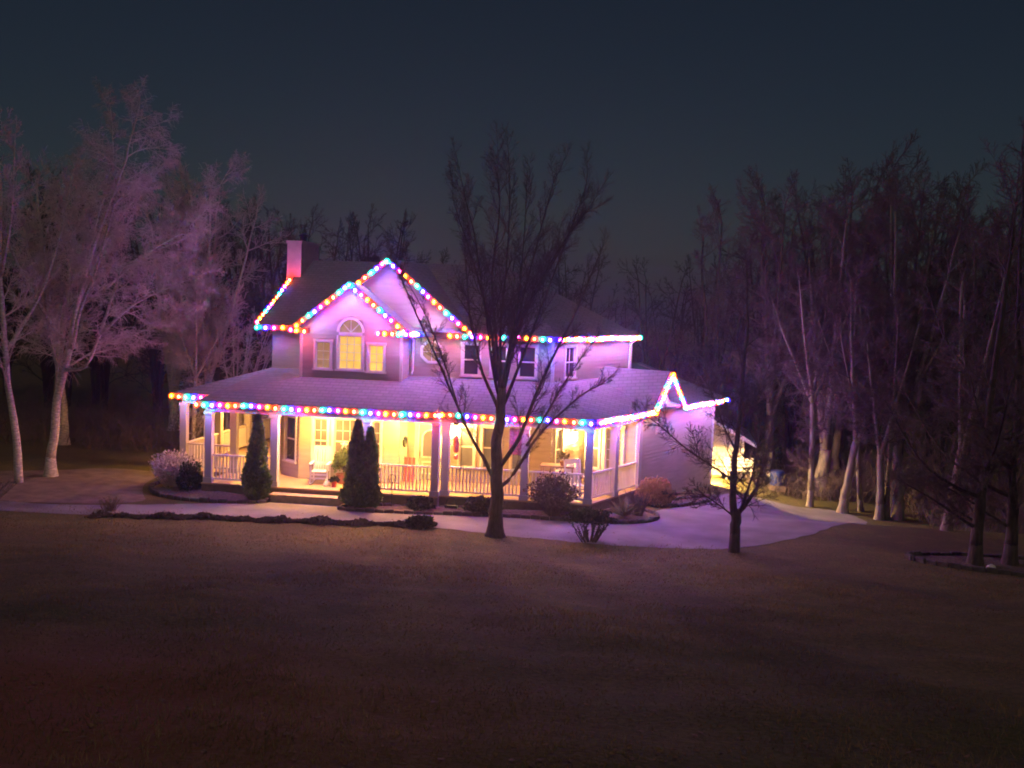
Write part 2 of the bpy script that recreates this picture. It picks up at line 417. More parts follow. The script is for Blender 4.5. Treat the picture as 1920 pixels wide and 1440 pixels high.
# ---- upper bay (Y 34.2)
OB = (-11.95, 34.2); BW = 3.45
holes = [window(OB, EX, .52, 1.02, 4.16, 5.06, 2, 3, [M['litdim'], M['litdim'], M['litdim']], meet=False, label='left bay window with a dim drawn shade'),
         window(OB, EX, 1.30, 2.10, 4.17, 5.30, 3, 4, M['lit'], meet=False, arch=.42, label='tall arched window glowing yellow'),
         window(OB, EX, 2.34, 2.84, 4.14, 5.02, 2, 3, M['lit'], meet=False, label='small right bay window glowing yellow')]
holes.append((1.30, 2.10, 5.30, 5.82))
AP, EZ, BC_ = 6.98, 5.55, 1.73      # bay gable apex, eave, centre
def bayprof(z):
    if z < 5.55: return (0, BW)
    h = (AP-.06-z)/(AP-.06-5.55)*1.73; return (BC_-h, BC_+h)
clap(OB, EX, 3.55, AP-.07, bayprof, holes)
# bay sides
clap((-8.5, 34.2), (0, 1), 3.55, 5.6, lambda z: (0, 1.1))
clap((-11.95, 36.2), (0, -1), 3.55, 5.6, lambda z: (0, 2.0))
for x in (-11.95, -8.5):
    b = MB(); b.lbox((x, 34.2), EX, -.06 if x > -9 else -.03, .03 if x > -9 else .06, -.03, .04, 3.6, 5.5); b.build('corner_board', M['trim'], house)
# ---- big gable + right facade (Y 35.3)
OG = (-11.95, 35.3); GX = 2.70; GZ = 7.87
holes = [(GX+3.9-2.62, GX+4.75-2.62, 99, 100)]
h1 = window(OG, EX, 5.30, 5.84, 4.08, 5.12, 1, 2, M['dark'], label='dark sash window right of the octagon window')
h2 = window(OG, EX, 6.28, 6.78, 4.08, 5.12, 1, 2, M['dark'], label='dark sash window behind the tree trunk')
h3 = window(OG, EX, 7.20, 7.76, 4.08, 5.12, 1, 2, M['dark'], label='dark sash window nearest the angled wing')
clap(OG, EX, 3.7, 5.45, lambda z: (3.4, 8.38), [h1, h2, h3, (3.86, 4.58, 4.48, 5.14)])
clap(OG, EX, 5.45, GZ-.1, lambda z: (GX-(GZ-.05-z)/2.40*2.94, GX+(GZ-.05-z)/2.40*2.94))
# octagonal window
uc, zc, ro = 4.22, 4.81, .40
b = MB(); P = lambda u, n, z: (OG[0]+u, OG[1]-n, z)
for k in range(8):
    a, c = R(22.5+45*k), R(67.5+45*k)
    q = lambda r, t, n: P(uc+r*math.cos(t), n, zc+r*math.sin(t))
    b.hexa([q(ro-.07, a, .06), q(ro-.07, c, .06), q(ro+.02, c, .06), q(ro+.02, a, .06)], [q(ro-.07, a, -.05), q(ro-.07, c, -.05), q(ro+.02, c, -.05), q(ro+.02, a, -.05)])
ow = b.build('window', M['trim'], house); ow['label'] = 'octagonal window with pale frame'
p = MB(); p.quad(*[P(uc+(ro-.07)*math.cos(R(22.5+45*k)), .01, zc+(ro-.07)*math.sin(R(22.5+45*k))) for k in range(8)])
p.build('pane', M['litdim'], ow)
p = MB(); p.beam(P(uc-.31, .02, zc), P(uc+.31, .02, zc), .02, .02); p.beam(P(uc, .022, zc-.31), P(uc, .022, zc+.31), .02, .02); p.build('muntin', M['trim'], ow)
# siding fills round the octagon
f = MB()
for k in range(8):
    a, c = R(22.5+45*k), R(67.5+45*k)
    f.quad(P(uc+.37*math.cos(a), .004, zc+.37*math.sin(a)), P(uc+.37*math.cos(c), .004, zc+.37*math.sin(c)), P(uc+.62*math.cos(c), .004, zc+.62*math.sin(c)), P(uc+.62*math.cos(a), .004, zc+.62*math.sin(a)))
f.build('window_surround', M['siding'], house)
# ---- left front strip (Y 36.2) and left gable wall
clap((-13.7, 36.2), EX, .35, 5.5, lambda z: (0, 1.75))
def lg(z):
    if z < 5.5: return (0, 9.6)
    h = (7.85-z)/2.35*4.8; return (4.8-h, 4.8+h)
clap((-13.7, 45.8), (0, -1), .35, 7.8, lg)
# ---- angled upper wall
OA = (-3.57, 35.3)
h = [window(OA, D, .75, 1.45, 4.08, 5.12, 2, 2, M['dark'], label='window in the angled upper wall')]
clap(OA, D, 3.7, 5.5, lambda z: (0, 5.9), h)
OA2 = (OA[0]+D[0]*5.9, OA[1]+D[1]*5.9)
clap(OA2, (-D[1], D[0]), 3.0, 5.5, lambda z: (0, 7))
b = MB(); b.lbox(OA, D, 5.78, 5.92, -.02, .045, 3.75, 5.4); b.build('corner_board', M['trim'], house)
b = MB(); b.lbox(OG, EX, 8.28, 8.40, -.02, .045, 3.7, 5.4); b.build('corner_board', M['trim'], house)
# downspouts
for pp in ([(-8.62, 35.2, 5.4), (-8.36, 35.22, 5.2), (-8.36, 35.22, 4.15), (-8.36, 35.05, 4.05)],
           [(OA[0]+D[0]*5.75+NW[0]*.35, OA[1]+D[1]*5.75+NW[1]*.35, 5.4), (OA[0]+D[0]*5.65+NW[0]*.08, OA[1]+D[1]*5.65+NW[1]*.08, 5.15), (OA[0]+D[0]*5.65+NW[0]*.08, OA[1]+D[1]*5.65+NW[1]*.08, 4.2), (OA[0]+D[0]*5.7+NW[0]*.3, OA[1]+D[1]*5.7+NW[1]*.3, 4.08)]):
    b = MB(); b.tube(pp, [.045]*len(pp), 6); b.build('downspout', M['trim'], house)

# ---- first floor walls
FZ = .42
h = [window(OB, EX, .50, .98, 1.0, 2.48, 2, 4, [M['warm'], M['warmd'], M['warm'], M['warmd']]),
     window(OB, EX, 1.22, 2.02, 1.0, 2.50, 3, 4, [M['warm'], M['warm'], M['warmd'], M['warm']], cas=.10),
     window(OB, EX, 2.30, 2.80, 1.0, 2.48, 2, 4, [M['warmd'], M['warm'], M['warm'], M['warmd']])]
clap(OB, EX, FZ-.05, 3.0, lambda z: (0, BW), h)
clap((-8.5, 34.2), (0, 1), FZ-.05, 3.2, lambda z: (0, 1.1))
# angled left side of the lower bay
ch = Vector((-12.85+11.95, 34.95-34.2)); cl = ch.length; ce = (-ch.x/cl, -ch.y/cl)
h = [window((-12.85, 34.95), ce, .30, .95, .95, 2.45, 1, 2, M['dark'])]
clap((-12.85, 34.95), ce, FZ-.05, 3.2, lambda z: (0, cl), h)
clap((-12.85, 36.2), (0, -1), FZ-.05, 3.2, lambda z: (0, 1.25))
h = [window(OG, EX, 5.28, 5.76, .95, 2.34, 1, 2, M['warmd']), window(OG, EX, 6.06, 6.66, .95, 2.34, 1, 2, M['warmd']),
     window(OG, EX, 7.05, 7.55, .95, 2.34, 1, 2, M['warmd'])]
clap(OG, EX, FZ-.05, 3.4, lambda z: (3.45, 8.38), h+[(3.86, 4.74, FZ-.05, 2.32)])
# door
b = MB(); b.lbox(OG, EX, 3.72, 3.87, -.06, .06, FZ, 2.33); b.lbox(OG, EX, 4.73, 4.88, -.06, .06, FZ, 2.33); b.lbox(OG, EX, 3.70, 4.90, -.06, .07, 2.33, 2.50)
dr = b.build('door', M['trim'], house); dr['label'] = 'storm door with arched glass and white casing'
s = MB(); s.lbox(OG, EX, 3.87, 4.73, -.05, -.01, FZ+.01, 2.33); s.build('door_leaf', M['door'], dr)
p = MB(); N = 12; ring = [P(3.97, .004, 1.22), P(4.63, .004, 1.22)]+[P(4.30+.33*math.cos(math.pi*k/N), .004, 1.86+.30*math.sin(math.pi*k/N)) for k in range(N+1)]
p.quad(*ring); p.build('pane', M['warmd'], dr)
s = MB(); ring3 = [Vector(q) for q in ring]
for a, c in zip(ring3, ring3[1:]+ring3[:1]): s.beam(a+Vector((0, -.012, 0)), c+Vector((0, -.012, 0)), .05, .03, (0, 1, 0))
s.lbox(OG, EX, 3.97, 4.63, -.01, .02, .62, .67); s.lbox(OG, EX, 3.97, 4.63, -.01, .02, 1.02, 1.07); s.lbox(OG, EX, 3.97, 4.02, -.01, .018, .67, 1.02); s.lbox(OG, EX, 4.58, 4.63, -.01, .018, .67, 1.02)
s.build('door_moulding', M['trim'], dr)
s = MB(); s.tube([P(3.92, .06, 1.25), P(3.92, .06, 1.40)], [.015, .015], 6); s.build('handle', M['metal'], dr)
# angled lower wall behind the right porch
h = [window(OA, D, .30, .75, .95, 2.34, 1, 2, M['warmd'])]
clap(OA, D, FZ-.05, 3.7, lambda z: (0, 7.0), h)

# ---- garage wing along D
OGW = (-2.0+D[0]*3.75-NW[0]*.28, 32.5+D[1]*3.75-NW[1]*.28)
GL = 7.1; GB = -.75
clap(OGW, D, GB, 3.0, lambda z: (0, GL), [])
OR = (OGW[0]-NW[0]*1.95, OGW[1]-NW[1]*1.95)
h = [window(OR, NW, .12, .55, .95, 2.34, 1, 2, M['warmd']), window(OR, NW, .80, 1.40, .55, 2.4, 2, 5, M['warm'], meet=False, cas=.12, label='glazed garden door with small panes')]
clap(OR, NW, GB, 3.1, lambda z: (0, 1.95), h)
OGE = (OGW[0]+D[0]*GL, OGW[1]+D[1]*GL)
clap(OGE, (-NW[0], -NW[1]), GB, 4.2, lambda z: (0, 7) if z < 3.1 else ((z-3.1)*2.9, 7-(z-3.1)*2.9))
for u in (GL-.12, -.02):
    b = MB(); b.lbox(OGW, D, u, u+.14, -.02, .04, GB, 2.95); b.build('corner_board', M['trim'], house)
# little gable on the garage wall
ga, gb, gz = .55, 2.95, 4.22
clap(OGW, D, 3.0, gz-.08, lambda z: (ga+.1+(z-3.0)/(gz-3.0)*1.1, gb-.1-(z-3.0)/(gz-3.0)*1.1))
b = MB()
for k in range(7): b.lbox(OGW, D, 1.58, 1.92, .02, .05, 2.2+.11*k, 2.28+.11*k)
b.lbox(OGW, D, 1.52, 1.58, 0, .06, 2.14, 3.0); b.lbox(OGW, D, 1.92, 1.98, 0, .06, 2.14, 3.0)
b.build('louvre_vent', M['trim'], house)

# ------------------------------------------------------------------ roofs
def A2(o, e, u, n, z):  # wing point
    return (o[0]+e[0]*u+NW[0]*n, o[1]+e[1]*u+NW[1]*n, z)
RZ = 7.95
b = MB()      # main roof
b.quad((-14.1, 35.85, 5.5), (-10.5, 35.85, 5.5), (-10.5, 41, RZ), (-14.1, 41, RZ))
b.quad((-10.5, 35.0, 5.5), (-3.45, 35.0, 5.5), (-6.3, 41, RZ), (-10.5, 41, RZ))
b.quad((-3.45, 35.0, 5.5), (-.95, 40.7, 5.5), (-6.3, 41, RZ))
b.quad((-.95, 40.7, 5.5), (-2.5, 46.2, 5.5), (-6.3, 41, RZ))
b.quad((-2.5, 46.2, 5.5), (-14.1, 46.2, 5.5), (-14.1, 41, RZ), (-6.3, 41, RZ))
roof = b.build('roof', M['roof'], house, solid=.12)
b = MB()      # big gable roof
b.quad((-12.25, 34.95, 5.46), (-9.25, 34.95, 7.9), (-9.25, 41, 7.9), (-12.25, 36.0, 5.46))
b.quad((-9.25, 34.95, 7.9), (-6.25, 34.95, 5.46), (-6.25, 36.0, 5.46), (-9.25, 41, 7.9))
b.build('gable_roof', M['roof'], house, solid=.1)
b = MB()      # bay gable roof
b.quad((-12.2, 33.92, 5.49), (-10.22, 33.92, 7.03), (-10.22, 37, 7.03), (-12.2, 36.1, 5.49))
b.quad((-10.22, 33.92, 7.03), (-8.24, 33.92, 5.49), (-8.24, 35.35, 5.49), (-10.22, 37, 7.03))
b.build('bay_roof', M['roof'], house, solid=.1)
ZE = 3.1
b = MB()      # porch roof
A_, B_, C_, D_ = (-14.75, 32.35, ZE), (-11.95, 34.2, 3.86), (-11.95, 36.2, 3.97), (-13.7, 36.2, 3.97)
E_, F_, G_, H_ = (-13.7, 45.5, 3.97), (-16.55, 45.5, ZE), (-16.55, 34.4, ZE), (-14.75, 34.4, ZE)
J1, J2 = (-6.9, 32.35, ZE), (-8.5, 34.2, 3.86)
b.quad(A_, J1, J2, B_); b.quad(A_, B_, D_); b.quad(B_, C_, D_); b.quad(A_, D_, H_); b.quad(H_, D_, G_); b.quad(G_, D_, E_, F_)
K1, K2, K3, K4 = (-8.5, 35.3, 3.97), (-6.9, 35.3, 3.97), (-3.57, 35.3, 3.97), (-6.9, 32.6, ZE)
b.quad(J2, J1, K2, K1)
WP0 = (-1.95, 32.6, ZE)
b.quad((-6.9, 32.35, ZE), K4, K2)
b.quad(K4, WP0, K3, K2)
we = lambda t, n=0., z=ZE: (-1.95+D[0]*t+NW[0]*n, 32.6+D[1]*t+NW[1]*n, z)
b.quad(WP0, we(4.1), (OA[0]+D[0]*5.9, OA[1]+D[1]*5.9, 3.97), K3)
b.build('porch_roof', M['roof'], house, solid=.08)
b = MB()      # garage roof
RG = 4.25
b.quad(we(3.6), we(11.3), we(11.3, -3.8, RG), we(3.6, -3.8, RG)); b.quad(we(3.6, -3.8, RG), we(11.3, -3.8, RG), we(11.3, -7.6), we(3.6, -7.6))
b.build('garage_roof', M['roof'], house, solid=.1)
b = MB()      # little gable roof
p0, p1, pa = we(4.15, .05, 3.06), we(6.85, .05, 3.06), we(5.5, .05, 4.36)
q0, q1, qa = we(4.15, -1.2, 3.4), we(6.85, -1.2, 3.4), we(5.5, -3.9, 4.36)
b.quad(p0, pa, qa, q0); b.quad(pa, p1, q1, qa); b.build('small_gable_roof', M['roof'], house, solid=.08)
# chimney
b = MB(); b.box(-14.42, -13.86, 39.5, 41.6, .2, 8.52); ch_ = b.build('chimney', M['brick'], house)
b = MB(); b.box(-14.46, -13.82, 39.46, 41.64, 8.523, 8.62); b.build('chimney_cap', M['brick'], ch_)
b = MB(); b.lathe([(.13, 0), (.13, .22), (.22, .22), (.22, .27), (.05, .34)], (-14.14, 40.6, 8.62), 10); b.build('flue', M['metal'], ch_)

# ---- fascia boards, soffits, beams
def fascia(p0, p1, ht=.17, th=.03):
    b = MB(); b.beam(p0, p1, th, ht); return b.build('fascia', M['fascia'], house)
def soffit(*p):
    b = MB(); b.quad(*p); b.build('soffit', M['ceil'], house)
zf = ZE-.10
for p0, p1 in [((-14.75, 32.33, zf), (-6.88, 32.33, zf)), ((-6.88, 32.36, zf), (-6.88, 32.56, zf)), ((-6.86, 32.58, zf), (-1.96, 32.58, zf)), (we(.0, .02, zf), we(4.2, .02, zf)), (we(6.8, .02, zf), we(11.3, .02, zf)),
               ((-14.77, 32.36, zf), (-14.77, 34.36, zf)), ((-16.55, 34.38, zf), (-14.79, 34.38, zf)), ((-16.57, 34.4, zf), (-16.57, 45.5, zf)),
               ((-14.1, 35.83, 5.40), (-12.25, 35.83, 5.40)), ((-12.22, 33.95, 5.40), (-12.22, 35.8, 5.40)), ((-8.22, 33.95, 5.40), (-8.22, 34.95, 5.40)),
               ((-12.2, 33.90, 5.42), (-11.55, 33.90, 5.42)), ((-9.2, 33.90, 5.42), (-8.24, 33.90, 5.42)),
               ((-8.2, 34.98, 5.40), (-3.45, 34.98, 5.40)), ((-3.43, 35.0, 5.40), (-.93, 40.7, 5.40)),
               ((-14.12, 35.85, 5.42), (-14.12, 41, 7.87)), ((-12.22, 33.90, 5.44), (-10.22, 33.90, 6.99)), ((-10.22, 33.90, 6.99), (-8.22, 33.90, 5.44)),
               ((-12.27, 34.93, 5.38), (-9.25, 34.93, 7.84)), ((-9.25, 34.93, 7.84), (-6.23, 34.93, 5.38)),
               (we(4.13, .07, 3.0), we(5.5, .07, 4.30)), (we(5.5, .07, 4.30), we(6.87, .07, 3.0))]:
    fascia(p0, p1)
soffit((-14.1, 35.84, 5.33), (-12.2, 35.84, 5.33), (-12.2, 36.2, 5.33), (-14.1, 36.2, 5.33))
soffit((-8.2, 35.0, 5.33), (-3.45, 35.0, 5.33), (-3.57, 35.3, 5.33), (-8.2, 35.3, 5.33))
soffit((-3.45, 35.0, 5.331), (-.95, 40.7, 5.331), (OA2[0], OA2[1], 5.331), (-3.57, 35.3, 5.331))
soffit(we(6.8, 0, 2.93), we(11.3, 0, 2.93), we(11.3, -.3, 2.93), we(6.8, -.3, 2.93))
# porch ceiling
b = MB()
b.quad((-14.7, 32.4, 2.94), (-6.9, 32.4, 2.94), (-6.9, 35.35, 2.94), (-14.7, 36.25, 2.94)); b.quad((-16.5, 34.45, 2.935), (-13.68, 34.45, 2.935), (-13.68, 45.4, 2.935), (-16.5, 45.4, 2.935))
b.quad((-6.9, 32.65, 2.945), (-2.0, 32.65, 2.945), (-3.5, 35.35, 2.945), (-6.9, 35.35, 2.945)); b.quad((-2.0, 32.65, 2.947), we(4.0, -.05, 2.947), (OA[0]+D[0]*5.9, OA[1]+D[1]*5.9, 2.947), (-3.5, 35.35, 2.947))
b.build('porch_ceiling', M['ceil'], house)
# beams over the posts
for p0, p1 in [((-14.55, 32.62, 2.83), (-6.80, 32.62, 2.83)), ((-6.93, 32.75, 2.825), (-6.93, 32.98, 2.825)), ((-6.8, 32.86, 2.83), (-2.1, 32.86, 2.83)), (we(.1, -.26, 2.832), we(4.0, -.26, 2.832)), ((-14.5, 32.75, 2.828), (-14.5, 34.6, 2.828)), ((-16.3, 34.65, 2.83), (-14.62, 34.65, 2.83)), ((-16.3, 34.78, 2.828), (-16.3, 45, 2.828))]:
    b = MB(); b.beam(p0, p1, .18, .2); b.build('porch_beam', M['beam'], house)

# ------------------------------------------------------------------ porch floor, posts, rails
b = MB()
fl = [(-14.62, 32.45), (-6.82, 32.45), (-6.82, 32.72), (-2.05, 32.72), (we(4.1, -.15)[0], we(4.1, -.15)[1]), (-1.2, 40.5), (-3.5, 36), (-13.7, 36.2), (-13.7, 45), (-16.45, 45), (-16.45, 34.5), (-14.62, 34.5)]
top = [(x, y, FZ) for x, y in fl]; bot = [(x, y, FZ-.05) for x, y in fl]
n = len(fl); b.v = top+bot; b.f = [tuple(range(n))[::-1]]+[(i, (i+1) % n, n+(i+1) % n, n+i) for i in range(n)]
b.build('porch_floor', M['floor'], house)
b = MB()
for p, q in zip(fl[:5], fl[1:5]):
    b.beam((p[0], p[1]+.06, .16), (q[0], q[1]+.06, .16), .03, .41)
b.beam((-16.4, 34.56, .16), (-14.6, 34.56, .16), .03, .41); b.beam((-14.58, 32.5, .16), (-14.58, 34.5, .16), .03, .41)
b.build('porch_skirt', M['skirt'], house)
b = MB(); b.box(-12.1, -9.25, 32.02, 32.44, -.05, .22); b.build('porch_step', M['step'], house)
b = MB(); b.box(-12.15, -9.2, 31.99, 32.44, .222, .26); b.build('step_tread', M['step'], house)

b = MB(); s_ = .115
b.box(-s_, s_, -s_, s_, 0, 2.33); b.box(-s_-.03, s_+.03, -s_-.03, s_+.03, 0.001, .16); b.box(-s_-.03, s_+.03, -s_-.03, s_+.03, 2.22, 2.332)
pm = b.mesh('porch_post', M['post'])
dang = math.atan2(D[1], D[0])
posts = [(-14.42, 32.62, 0), (-12.2, 32.62, 0), (-9.15, 32.62, 0), (-6.93, 32.60, 0), (-6.66, 32.87, 0), (-4.12, 32.86, 0), (-2.12, 32.88, 0), (we(1.95, -.27)[0], we(1.95, -.27)[1], dang), (we(3.75, -.27)[0], we(3.75, -.27)[1], dang),
         (-16.25, 34.68, 0), (-16.25, 37.6, 0), (-16.25, 40.4, 0), (-16.25, 43.0, 0), (-14.4, 34.6, 0)]
for x, y, a in posts: inst(pm, 'porch_post', (x, y, FZ), house, (0, 0, a))

b = MB(); b.box(-.019, .019, -.019, .019, 0, .74); bal = b.mesh('baluster', M['trim'])
def rail(p0, p1):
    p0 = Vector(p0); p1 = Vector(p1); d = (p1-p0); L = d.length; d.normalize(); a = math.atan2(d.y, d.x)
    m = MB(); m.beam((p0.x, p0.y, FZ+.90), (p1.x, p1.y, FZ+.90), .09, .05)
    r = m.build('railing', M['trim'], house)
    m = MB(); m.beam((p0.x, p0.y, FZ+.12), (p1.x, p1.y, FZ+.12), .06, .06); m.build('bottom_rail', M['trim'], r)
    k = max(2, int(L/.112))
    for i in range(1, k):
        q = p0+d*(L*i/k); inst(bal, 'baluster', (q.x, q.y, FZ+.14), r, (0, 0, a))
rail((-14.29, 32.62), (-12.33, 32.62)); rail((-9.02, 32.62), (-7.06, 32.62)); rail((-6.53, 32.86), (-4.25, 32.86)); rail((-3.99, 32.86), (-2.26, 32.86))
rail((we(.2, -.27)[0]-.05, we(.2, -.27)[1]+.1), we(1.82, -.27)[:2]); rail(we(2.08, -.27)[:2], we(3.6, -.27)[:2])
rail((-16.12, 34.66), (-14.55, 34.62)); rail((-16.25, 34.82), (-16.25, 37.46)); rail((-16.25, 37.74), (-16.25, 40.26)); rail((-16.25, 40.54), (-16.25, 42.9))

# porch lanterns (lit)
def lantern(loc, n=(0, -1)):
    x, y, z = loc
    b = MB(); b.beam((x-n[0]*.16, y-n[1]*.16, z+.12), (x, y, z+.2), .03, .03); b.lathe([(.10, .15), (.11, .17), (.02, .26)], (x, y, z), 8); b.lathe([(.085, -.16), (.085, -.13)], (x, y, z), 8)
    b.lbox((x-n[0]*.17, y-n[1]*.17), (-n[1], n[0]), -.06, .06, 0, .02, z-.02, z+.24)
    for k in range(4):
        t = R(45+90*k); b.beam((x+.085*math.cos(t), y+.085*math.sin(t), z-.13), (x+.085*math.cos(t), y+.085*math.sin(t), z+.15), .012, .012)
    o = b.build('porch_lantern', M['metal'], house)
    q = MB(); q.lathe([(.03, -.13), (.065, -.10), (.065, .10), (.04, .14)], (x, y, z), 10); q.build('lantern_glass', M['lamp'], o)
lantern((-6.82, 35.1, 2.22))
lantern((OA[0]+D[0]*1.3+NW[0]*.2, OA[1]+D[1]*1.3+NW[1]*.2, 2.06), NW)
def ceiling_light(x, y):
    b = MB(); b.lathe([(.17, 2.925), (.17, 2.90)], (x, y, 0), 14); o = b.build('ceiling_light', M['metal'], house)
    b = MB(); b.lathe([(.155, 2.899), (.15, 2.86), (.11, 2.82), (.04, 2.80)], (x, y, 0), 14); b.build('light_dome', M['dome'], o, True)
ceiling_light(-10.9, 33.35); ceiling_light(-15.1, 37.6); ceiling_light(-8.3, 33.5)

# ------------------------------------------------------------------ Christmas light strings
def bulb_mesh(m):
    b = MB(); b.lathe([(.013, .052), (.037, .033), (.045, 0), (.037, -.033), (.013, -.052)], n=8); return b.mesh('bulb', m, True)
def halo_mesh(m):
    b = MB(); b.lathe([(.03, .11), (.08, .078), (.11, 0), (.08, -.078), (.03, -.11)], n=10); return b.mesh('globe', m, True)  # ball-shaped halo shell, the bulb's glow built as a mesh
bulbs = [bulb_mesh(m) for m in BM]; halos = [halo_mesh(m) for m in GM]
b = MB(); b.lathe([(.018, .05), (.018, .10)], n=6); sock = b.mesh('socket', M['cord'])
def string(label, pts, start=0, sp=.26):
    pts = [Vector(p) for p in pts]
    o = empty('light_string', pts[0], label, 'light string', 'multicoloured Christmas light strings on the house')
    c = MB(); off = Vector((0, 0, .09)); c.tube([p+off for p in pts], [.008]*len(pts), 4); c.build('cord', M['cord'], o)
    k = start; acc = 0
    for a, d in zip(pts[:-1], pts[1:]):
        L = (d-a).length; t = acc
        while t <= L:
            p = a+(d-a)*(t/L)-Vector((0, 0, .018+.018*math.sin(t*2.1+start))); q = inst(bulbs[k % 5], 'bulb', p+Vector((random.uniform(-.008, .008), 0, random.uniform(-.008, .008))), o)
            q.rotation_euler = (random.uniform(-.2, .2), random.uniform(-.2, .2), 0)
            w_ = bpy.data.objects.new('globe', halos[k % 5]); col.objects.link(w_); w_.parent = q  # added glow shell round the bulb, no glass part
            k += 1; t += sp*random.uniform(.93, 1.07)
        acc = t-L
    return o
zs_ = 3.0
string('light string along the left front porch eave from corner to jog', [(-14.72, 32.25, zs_), (-6.86, 32.25, zs_)], 1)
string('light string along the right front porch eave behind the big tree', [(-6.80, 32.30, zs_), (-6.80, 32.50, zs_), (-1.92, 32.50, zs_)], 4, .26)
string('light string on the angled porch eave running back to the garage', [we(.2, .1, zs_), we(4.05, .1, zs_)], 3, .16)
string('light string outlining the small peak over the garage wall', [we(4.2, .15, 3.0), we(5.5, .15, 4.26), we(6.8, .15, 3.0)], 0, .18)
string('light string along the garage eave at the far right', [we(7.0, .1, zs_), we(11.25, .1, zs_)], 2, .16)
string('short light string on the side porch eave at far left', [(-16.55, 34.30, zs_), (-14.95, 34.30, zs_)], 0)
string('light string on the left rake climbing to the chimney', [(-14.2, 36.0, 5.56), (-14.2, 39.35, 7.18)], 4, .30)
string('short light string on the upper left eave', [(-14.12, 35.75, 5.41), (-12.35, 35.75, 5.41)], 2, .3)
string('two orange bulbs string on the left return of the bay gable', [(-11.98, 33.82, 5.42), (-11.60, 33.82, 5.42)], 0, .28)
string('light string on the right return of the bay gable', [(-9.22, 33.82, 5.42), (-8.16, 33.82, 5.42), (-8.13, 34.9, 5.42)], 4, .24)
string('light string on the left rake of the bay gable', [(-12.18, 33.80, 5.42), (-10.34, 33.80, 6.90)], 4)
string('light string on the right rake of the bay gable', [(-10.22, 33.80, 6.98), (-8.30, 33.80, 5.48)], 2)
string('light string on the left rake of the tall gable', [(-10.62, 34.83, 6.72), (-9.40, 34.83, 7.72)], 3)
string('light string on the right rake of the tall gable', [(-9.25, 34.83, 7.84), (-6.20, 34.83, 5.38)], 2)
string('light string on the upper eave behind the big tree', [(-7.05, 34.88, 5.41), (-3.55, 34.88, 5.41)], 0)
string('dense light string on the upper right eave of the angled wing', [(-3.36, 34.95, 5.41), (-.86, 40.65, 5.41)], 3, .16)

# ------------------------------------------------------------------ rear annex beyond the garage
an = empty('garage_annex', (2.7, 45.0, -.6), 'low gabled outbuilding behind the garage lit yellow', 'outbuilding')
def pclap(par, *a, **k):
    o = clap(*a, **k); o.parent = par; o.matrix_parent_inverse = winv(par); return o
pclap(an, (.6, 45.0), EX, -1.1, 2.4, lambda z: (0, 2.90) if z < 1.3 else (0, 2.90-(z-1.3)*1.9))
pclap(an, (3.5, 45.0), (0, 1), -1.1, 1.35, lambda z: (0, 5))
b = MB(); b.quad((4.05, 44.65, 1.02), (4.05, 50.0, 1.02), (.4, 50.0, 2.95), (.4, 44.65, 2.95)); b.build('roof', M['roof'], an, solid=.1)
b = MB(); b.beam((4.05, 44.63, .97), (.4, 44.63, 2.9), .03, .15); b.quad((3.5, 44.66, 1.14), (4.04, 44.66, .94), (4.04, 49, .94), (3.5, 49, .94)); b.build('fascia', M['trim'], an)
b = MB(); b.lbox((3.5, 45.0), EX, -.1, .02, -.02, .03, -1.0, 1.2); b.build('corner_board', M['trim'], an)

# hooded lamp on the end wall of the garage, hidden round the corner, throwing yellow light into the wood
fx, fy, fz = 1.84, 42.88, .62
b = MB(); b.lathe([(.20, -.02), (.21, .0), (.10, .08), (.03, .12)], (fx, fy, fz), 16); b.beam((fx-D[0]*.2, fy-D[1]*.2, fz+.1), (fx, fy, fz+.1), .03, .03)
fo = b.build('hooded_wall_lamp', M['metal'], house)
q = MB(); q.lathe([(.02, -.055), (.05, -.035), (.05, .0), (.02, .03)], (fx, fy, fz), 8); q.build('lamp_bulb', M['flood'], fo)

# ------------------------------------------------------------------ planting beds with stone edging
def bed(name, outline, label, hump=.14):
    o = empty(name, (outline[0][0], outline[0][1], 0), label, 'flower bed')
    pl = smooth_poly(outline, 2); cx = sum(p[0] for p in pl)/len(pl); cy = sum(p[1] for p in pl)/len(pl)
    b = MB(); n = len(pl); rings = [1, .85, .6, .3]
    rr = random.Random(5)
    for k, s in enumerate(rings):
        for x, y in pl:
            X, Y = cx+(x-cx)*s, cy+(y-cy)*s; b.v.append((X, Y, g(X, Y)+.02+hump*(1-s**2)*.9+rr.uniform(-.015, .03)*(k > 0)))
    b.v.append((cx, cy, g(cx, cy)+hump))
    for k in range(len(rings)-1):
        for i in range(n): b.f.append((k*n+i, k*n+(i+1) % n, (k+1)*n+(i+1) % n, (k+1)*n+i))
    k = len(rings)-1
    for i in range(n): b.f.append((k*n+i, k*n+(i+1) % n, len(b.v)-1))
    b.build('mulch', M['mulch'], o, True)
    # edging stones laid end to end
    tot = []; acc = 0.; step = .30
    prev = pl[-1]; cur = 0.
    for p in pl:
        L = math.hypot(p[0]-prev[0], p[1]-prev[1]); t = cur
        while t < L:
            tot.append((prev[0]+(p[0]-prev[0])*t/L, prev[1]+(p[1]-prev[1])*t/L, math.atan2(p[1]-prev[1], p[0]-prev[0]))); t += step
        cur = t-L; prev = p
    for x, y, a in tot:
        inst(STONE[rr.randrange(3)], 'edging_stone', (x, y, g(x, y)), o, (0, 0, a+rr.uniform(-.08, .08)), (rr.uniform(.92, 1.04), rr.uniform(.85, 1.2), rr.uniform(.75, 1.2)))
    return o
STONE = []
